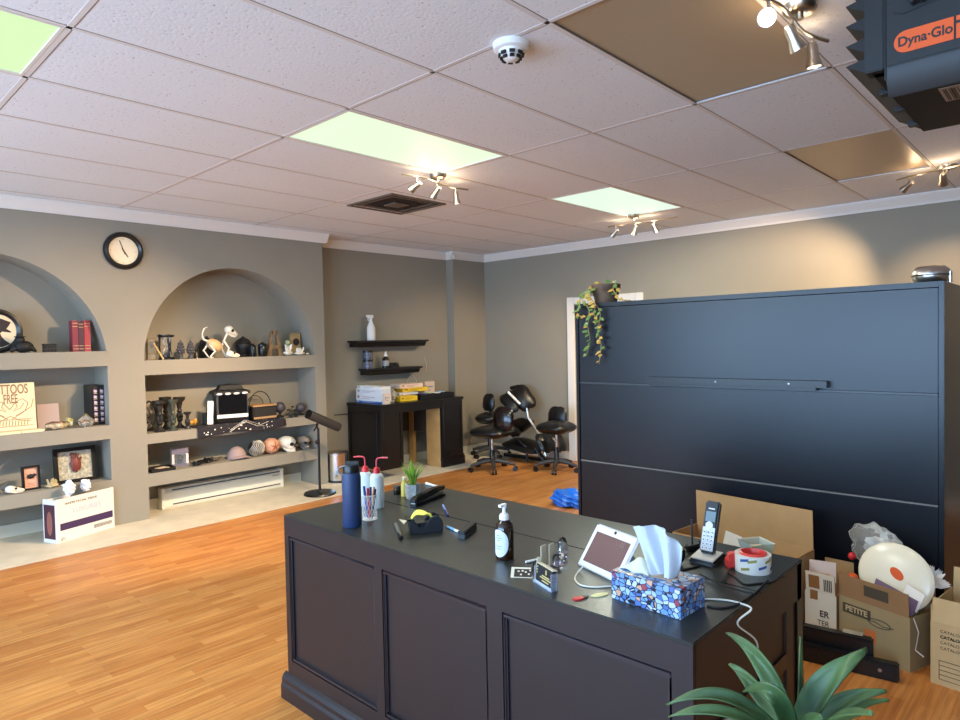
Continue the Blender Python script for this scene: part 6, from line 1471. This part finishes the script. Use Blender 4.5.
# cards and papers in the box
def in_box(px, py, Y, w, h, m, label, rot, name='card_sheet'):
    q = pb(px, py, Y); o = MB().box(-w/2, w/2, -.0015, .0015, -h/2, h/2).build(name, m, loc=q, rot=rot); return tag(o, label, 'card')
in_box(894, 597, .03, .19, .075, mat('mauve print card', (118, 96, 120), .6), 'mauve printed card leaning at the front of the PETITE box', (-.15, .24, rz))
in_box(912, 598, .048, .085, .09, PAPER, 'white paper sheet leaning in front of the oval dish', (-.2, .3, rz-.1), 'paper_sheet')
# crinkled bag
q = pb(878, 544, .215)
t = thing('clear_bag', 'crinkled clear plastic bag behind the white oval dish', 'bag', (q.x, q.y, .006), rz)
MB().sph((0, 0, q.z-.025), (.145, .042, .125), 30, 18, fn=lambda d: (.90+.08*math.sin(7*d.x+6*d.z)*math.cos(5*d.y+3*d.z)+.03*math.sin(15*d.x-9*d.z))*(1+.35*max(0, d.z)*(-.2-d.x if d.x < -.2 else 0)+.0)).tube([(-.03, 0, .0), (-.02, 0, q.z-.1)], [.025, .03], 8).build('bag_film', clear('bag film clear', (226, 222, 212), .16, .12), t)
MB().sph((.02, 0, q.z-.02), (.09, .025, .05), 16, 10, fn=lambda d: 1+.15*math.sin(9*d.x+6*d.z)).build('tissue_inside', PAPER, t)
MB().sph((-.125, -.01, q.z-.10), .020, 12, 8).build('red_bead', RED, t, smooth=True)
q = pb(853, 577, .045)
tag(MB().sph((0, 0, 0), (.022, .02, .02), 12, 8).tube([(0, 0, -q.z+.006), (0, 0, -.01)], .012, 8).build('orange_pouch', mat('orange label', (238, 112, 34), .5), smooth=True, loc=q), 'small orange pouch in the left corner of PETITE box', 'pouch')
# spiky white bow
q = aY(927, 580, 3.58)
t = thing('paper_bow', 'white spiky paper bow at the right of the oval dish', 'bow', (q.x, 3.60, .006), 0)
b_ = MB(); rr = random.Random(8)
for i in range(26):
    a_ = rr.uniform(0, 2*PI); e_ = rr.uniform(-.2, 1.2); d_ = V((math.cos(a_)*math.cos(e_), math.sin(a_)*math.cos(e_), math.sin(e_))); s_ = d_.orthogonal().normalized()
    o_ = V((0, 0, q.z-.03)); b_.add([o_, o_+d_*.05+s_*.018, o_+d_*.09, o_+d_*.05-s_*.018], [(0, 1, 2), (0, 2, 3)])
b_.build('bow_points', PAPER, t); MB().cyl((0, 0, 0), (0, 0, q.z-.03), .03).build('bow_tube', KRAFT, t)
# box at the right edge
a = aZ(930.5, 682, 0); a = V((a.x, a.y, 0)); zf = aY(929, 620, a.y).z
t = open_box('brown_box', 'open brown box with printed text lines at the right edge', a, -.12, .42, .30, zf, KRAFT2, {'front': (.10, -.16), 'left': (.07, .0), 'back': (.16, .10)})
LNK = mat('faded brown print', (92, 72, 52), .7)
for i, s_ in enumerate(('CATALOGUE DE', 'CATALOG SETOR', 'CATALOGO DE', 'CATALOGO DE')): text(s_, .0175, INK if i == 1 else LNK, t, (.035, -.0008, zf-.035-.0235*i), FRONT, align='LEFT', bold=.0006 if i == 1 else 0)
f = MB()
for i in range(5): f.box(.03, .30, -.0008, 0, .105-.02*i, .1075-.02*i)
for x in (.03, .30): f.box(x, x+.0025, -.0008, 0, .025, .1075)
f.build('ruled_table', LNK, t)
q = Matrix.Translation(a) @ Matrix.Rotation(-.12, 4, 'Z')
t2 = thing('black_folder', 'black folder edge sticking up inside the right hand brown box', 'folder', q @ V((.16, .16, .045)), -.12)
MB().box(-.13, .06, 0, .012, 0, zf+.05, Matrix.Rotation(.22, 4, 'Y')).build('cover', CASE, t2); MB().box(-.128, .058, .012, .016, .004, zf+.045, Matrix.Rotation(.22, 4, 'Y')).build('pages', PAPER, t2)
# black boards on the floor
a, b = aZ(804, 661, 0), aZ(899, 684, 0); d = V((b.x-a.x, b.y-a.y, 0)); u_ = d.normalized(); st_ = V((a.x, a.y, 0))-u_*.55; L_ = d.length+.55; rz = math.atan2(d.y, d.x)
t = thing('black_beam', 'long black wooden base piece lying on the floor before the boxes', 'board', st_, rz)
MB().box(0, L_, 0, .05, 0, .075).build('lower_rail', BLK, t, bevel=.006)
MB().box(0, L_-.10, .05, .105, 0, .14).build('upper_rail', BLK, t, bevel=.008)
MB().box(L_-.22, L_-.14, .055, .1, .1505, .152).build('clear_tape', clear('tape film', (200, 200, 190), .12, .15), t)
MB().cyl((L_-.07, -.001, .04), (L_-.07, .001, .04), .008, n=12).build('bolt_head', NICKEL, t)

# ================================================================== AGAVE IN THE FOREGROUND
PY = 1.30
c = aY(792, 748, PY)
t = thing('agave_plant', 'green agave with broad pointed leaves in the near right foreground', 'potted plant', (c.x, c.y, 0), 0)
AG = bpy.data.materials.new('agave leaf'); AG.use_nodes = True; nt = AG.node_tree; bb = nt.nodes['Principled BSDF']
tc = nt.nodes.new('ShaderNodeTexCoord'); nz = nt.nodes.new('ShaderNodeTexNoise'); nz.inputs['Scale'].default_value = 9; nz.inputs['Detail'].default_value = 4; nt.links.new(tc.outputs['Object'], nz.inputs['Vector'])
rp = nt.nodes.new('ShaderNodeValToRGB'); rp.color_ramp.elements[0].position = .3; rp.color_ramp.elements[0].color = (*lin((30, 58, 34)), 1); rp.color_ramp.elements[1].position = .72; rp.color_ramp.elements[1].color = (*lin((88, 118, 66)), 1)
nt.links.new(nz.outputs['Fac'], rp.inputs['Fac']); nt.links.new(rp.outputs['Color'], bb.inputs['Base Color']); bb.inputs['Roughness'].default_value = .48
def aleaf(mid, tip, w, dym, dyt, side=(0, -1, .3), curl=0., base=None):
    B = V((0, 0, c.z)) if base is None else V(base)
    Mq = aY(*mid, PY+dym)-V((c.x, c.y, 0)); T = aY(*tip, PY+dyt)-V((c.x, c.y, 0))
    n = 22; ctrl = Mq*2-B*.5-T*.5; vs = []; k = 7
    pts = [(B*(1-u_)**2+ctrl*2*u_*(1-u_)+T*u_*u_) for u_ in [i/n for i in range(n+1)]]
    for i, p_ in enumerate(pts):
        u_ = i/n; tg = (pts[min(n, i+1)]-pts[max(0, i-1)]).normalized(); nn = V(side); nn = (nn-tg*nn.dot(tg)).normalized(); s_ = tg.cross(nn)
        ww = w*(.55+.45*math.sin(min(1, u_*1.7)*PI/2))*(1-u_**2.6)**.9 + .0008
        for j in range(k):
            v_ = (j/(k-1)-.5)*2; vs.append(p_+s_*(ww*v_)+nn*(ww*.45*v_*v_+.004*math.sin(9*u_+3*v_)*w/.03))
    m_ = MB().add(vs, [(i*k+j, i*k+j+1, (i+1)*k+j+1, (i+1)*k+j) for i in range(n) for j in range(k-1)])
    m_.build('leaf', AG, t, smooth=True, solid=.003)
aleaf((768, 672), (727, 633), .020, .0, .04)
aleaf((728, 699), (667, 705), .017, -.06, -.10, (0, -.5, 1))
aleaf((726, 714), (669, 717), .014, -.10, -.14, (0, -.5, 1))
aleaf((824, 690), (867, 649), .028, -.02, .04, (-.35, -.8, .35))
aleaf((799, 690), (800, 636), .0075, .05, .09, (1, -.3, 0))
aleaf((838, 706), (887, 691), .018, .06, .10, (0, -.7, .6))
aleaf((846, 712), (889, 700), .010, .10, .16, (0, -.6, .6))
aleaf((778, 697), (744, 691), .018, -.10, -.07, (.2, -.9, .3))
aleaf((757, 690), (729, 664), .017, .05, .06, (.2, -.9, .2))
aleaf((770, 712), (746, 680), .016, .09, .12, (.2, -.9, .2))
aleaf((840, 722), (872, 713), .022, -.12, -.2, (0, -.4, 1)); aleaf((775, 735), (745, 735), .022, -.14, -.22, (0, -.4, 1)); aleaf((808, 728), (822, 716), .020, -.1, -.15, (0, -.6, .7))
pz = c.z-.02
MB().lathe([(0, 0), (.11, 0), (.15, pz-.03), (.155, pz-.03), (.155, pz), (.14, pz), (.14, pz-.04), (0, pz-.04)], 36, caps=False).build('planter', mat('grey planter', (120, 116, 112), .6), t, smooth=True)
MB().lathe([(0, pz-.03), (.14, pz-.03)], 24, caps=False).build('soil', mat('dark soil', (48, 38, 30), .9), t)

# ================================================================== LIGHT AND CAMERA
for i, (a, b) in enumerate(WIN):
    l = bpy.data.lights.new('window_daylight', 'AREA'); l.shape = 'RECTANGLE'; l.size = b-a-.1; l.size_y = 1.8; l.energy = 55; l.color = (.42, .67, 1.)
    o = bpy.data.objects.new('window_daylight', l); COL.objects.link(o); o.location = ((a+b)/2, -3.25, 1.45); o.rotation_euler = (PI/2, 0, 0)
l = bpy.data.lights.new('added_ceiling_fill', 'AREA'); l.shape = 'RECTANGLE'; l.size = 8; l.size_y = 2; l.energy = 120; l.color = (.85, .92, 1.)  # added fill light low outside the windows, aimed up to brighten the ceiling
o = bpy.data.objects.new('added_ceiling_fill', l); COL.objects.link(o); o.location = (-2, -4.6, -.3); o.rotation_euler = (PI/2+.75, 0, 0)
wd = bpy.data.worlds.new('sky'); bpy.context.scene.world = wd; wd.use_nodes = True
bg = wd.node_tree.nodes['Background']; bg.inputs['Color'].default_value = (.40, .66, 1, 1); bg.inputs['Strength'].default_value = 1.6
cd = bpy.data.cameras.new('camera'); cam = bpy.data.objects.new('camera', cd); COL.objects.link(cam)
cd.sensor_width = 36; cd.lens = 36*FPX/960; cd.clip_start = .05
cam.matrix_world = Matrix(((RT.x, UP.x, -FW.x, CAM.x), (RT.y, UP.y, -FW.y, CAM.y), (RT.z, UP.z, -FW.z, CAM.z), (0, 0, 0, 1)))
sc_ = bpy.context.scene; sc_.camera = cam
vs_ = sc_.view_settings; vs_.view_transform = 'Standard'; vs_.look = 'None'; vs_.gamma = 1; vs_.exposure = 1.3; vs_.use_curve_mapping = False
sc_.cycles.use_denoising = True; sc_.cycles.max_bounces = 8; sc_.cycles.transparent_max_bounces = 16; sc_.cycles.sample_clamp_indirect = 6
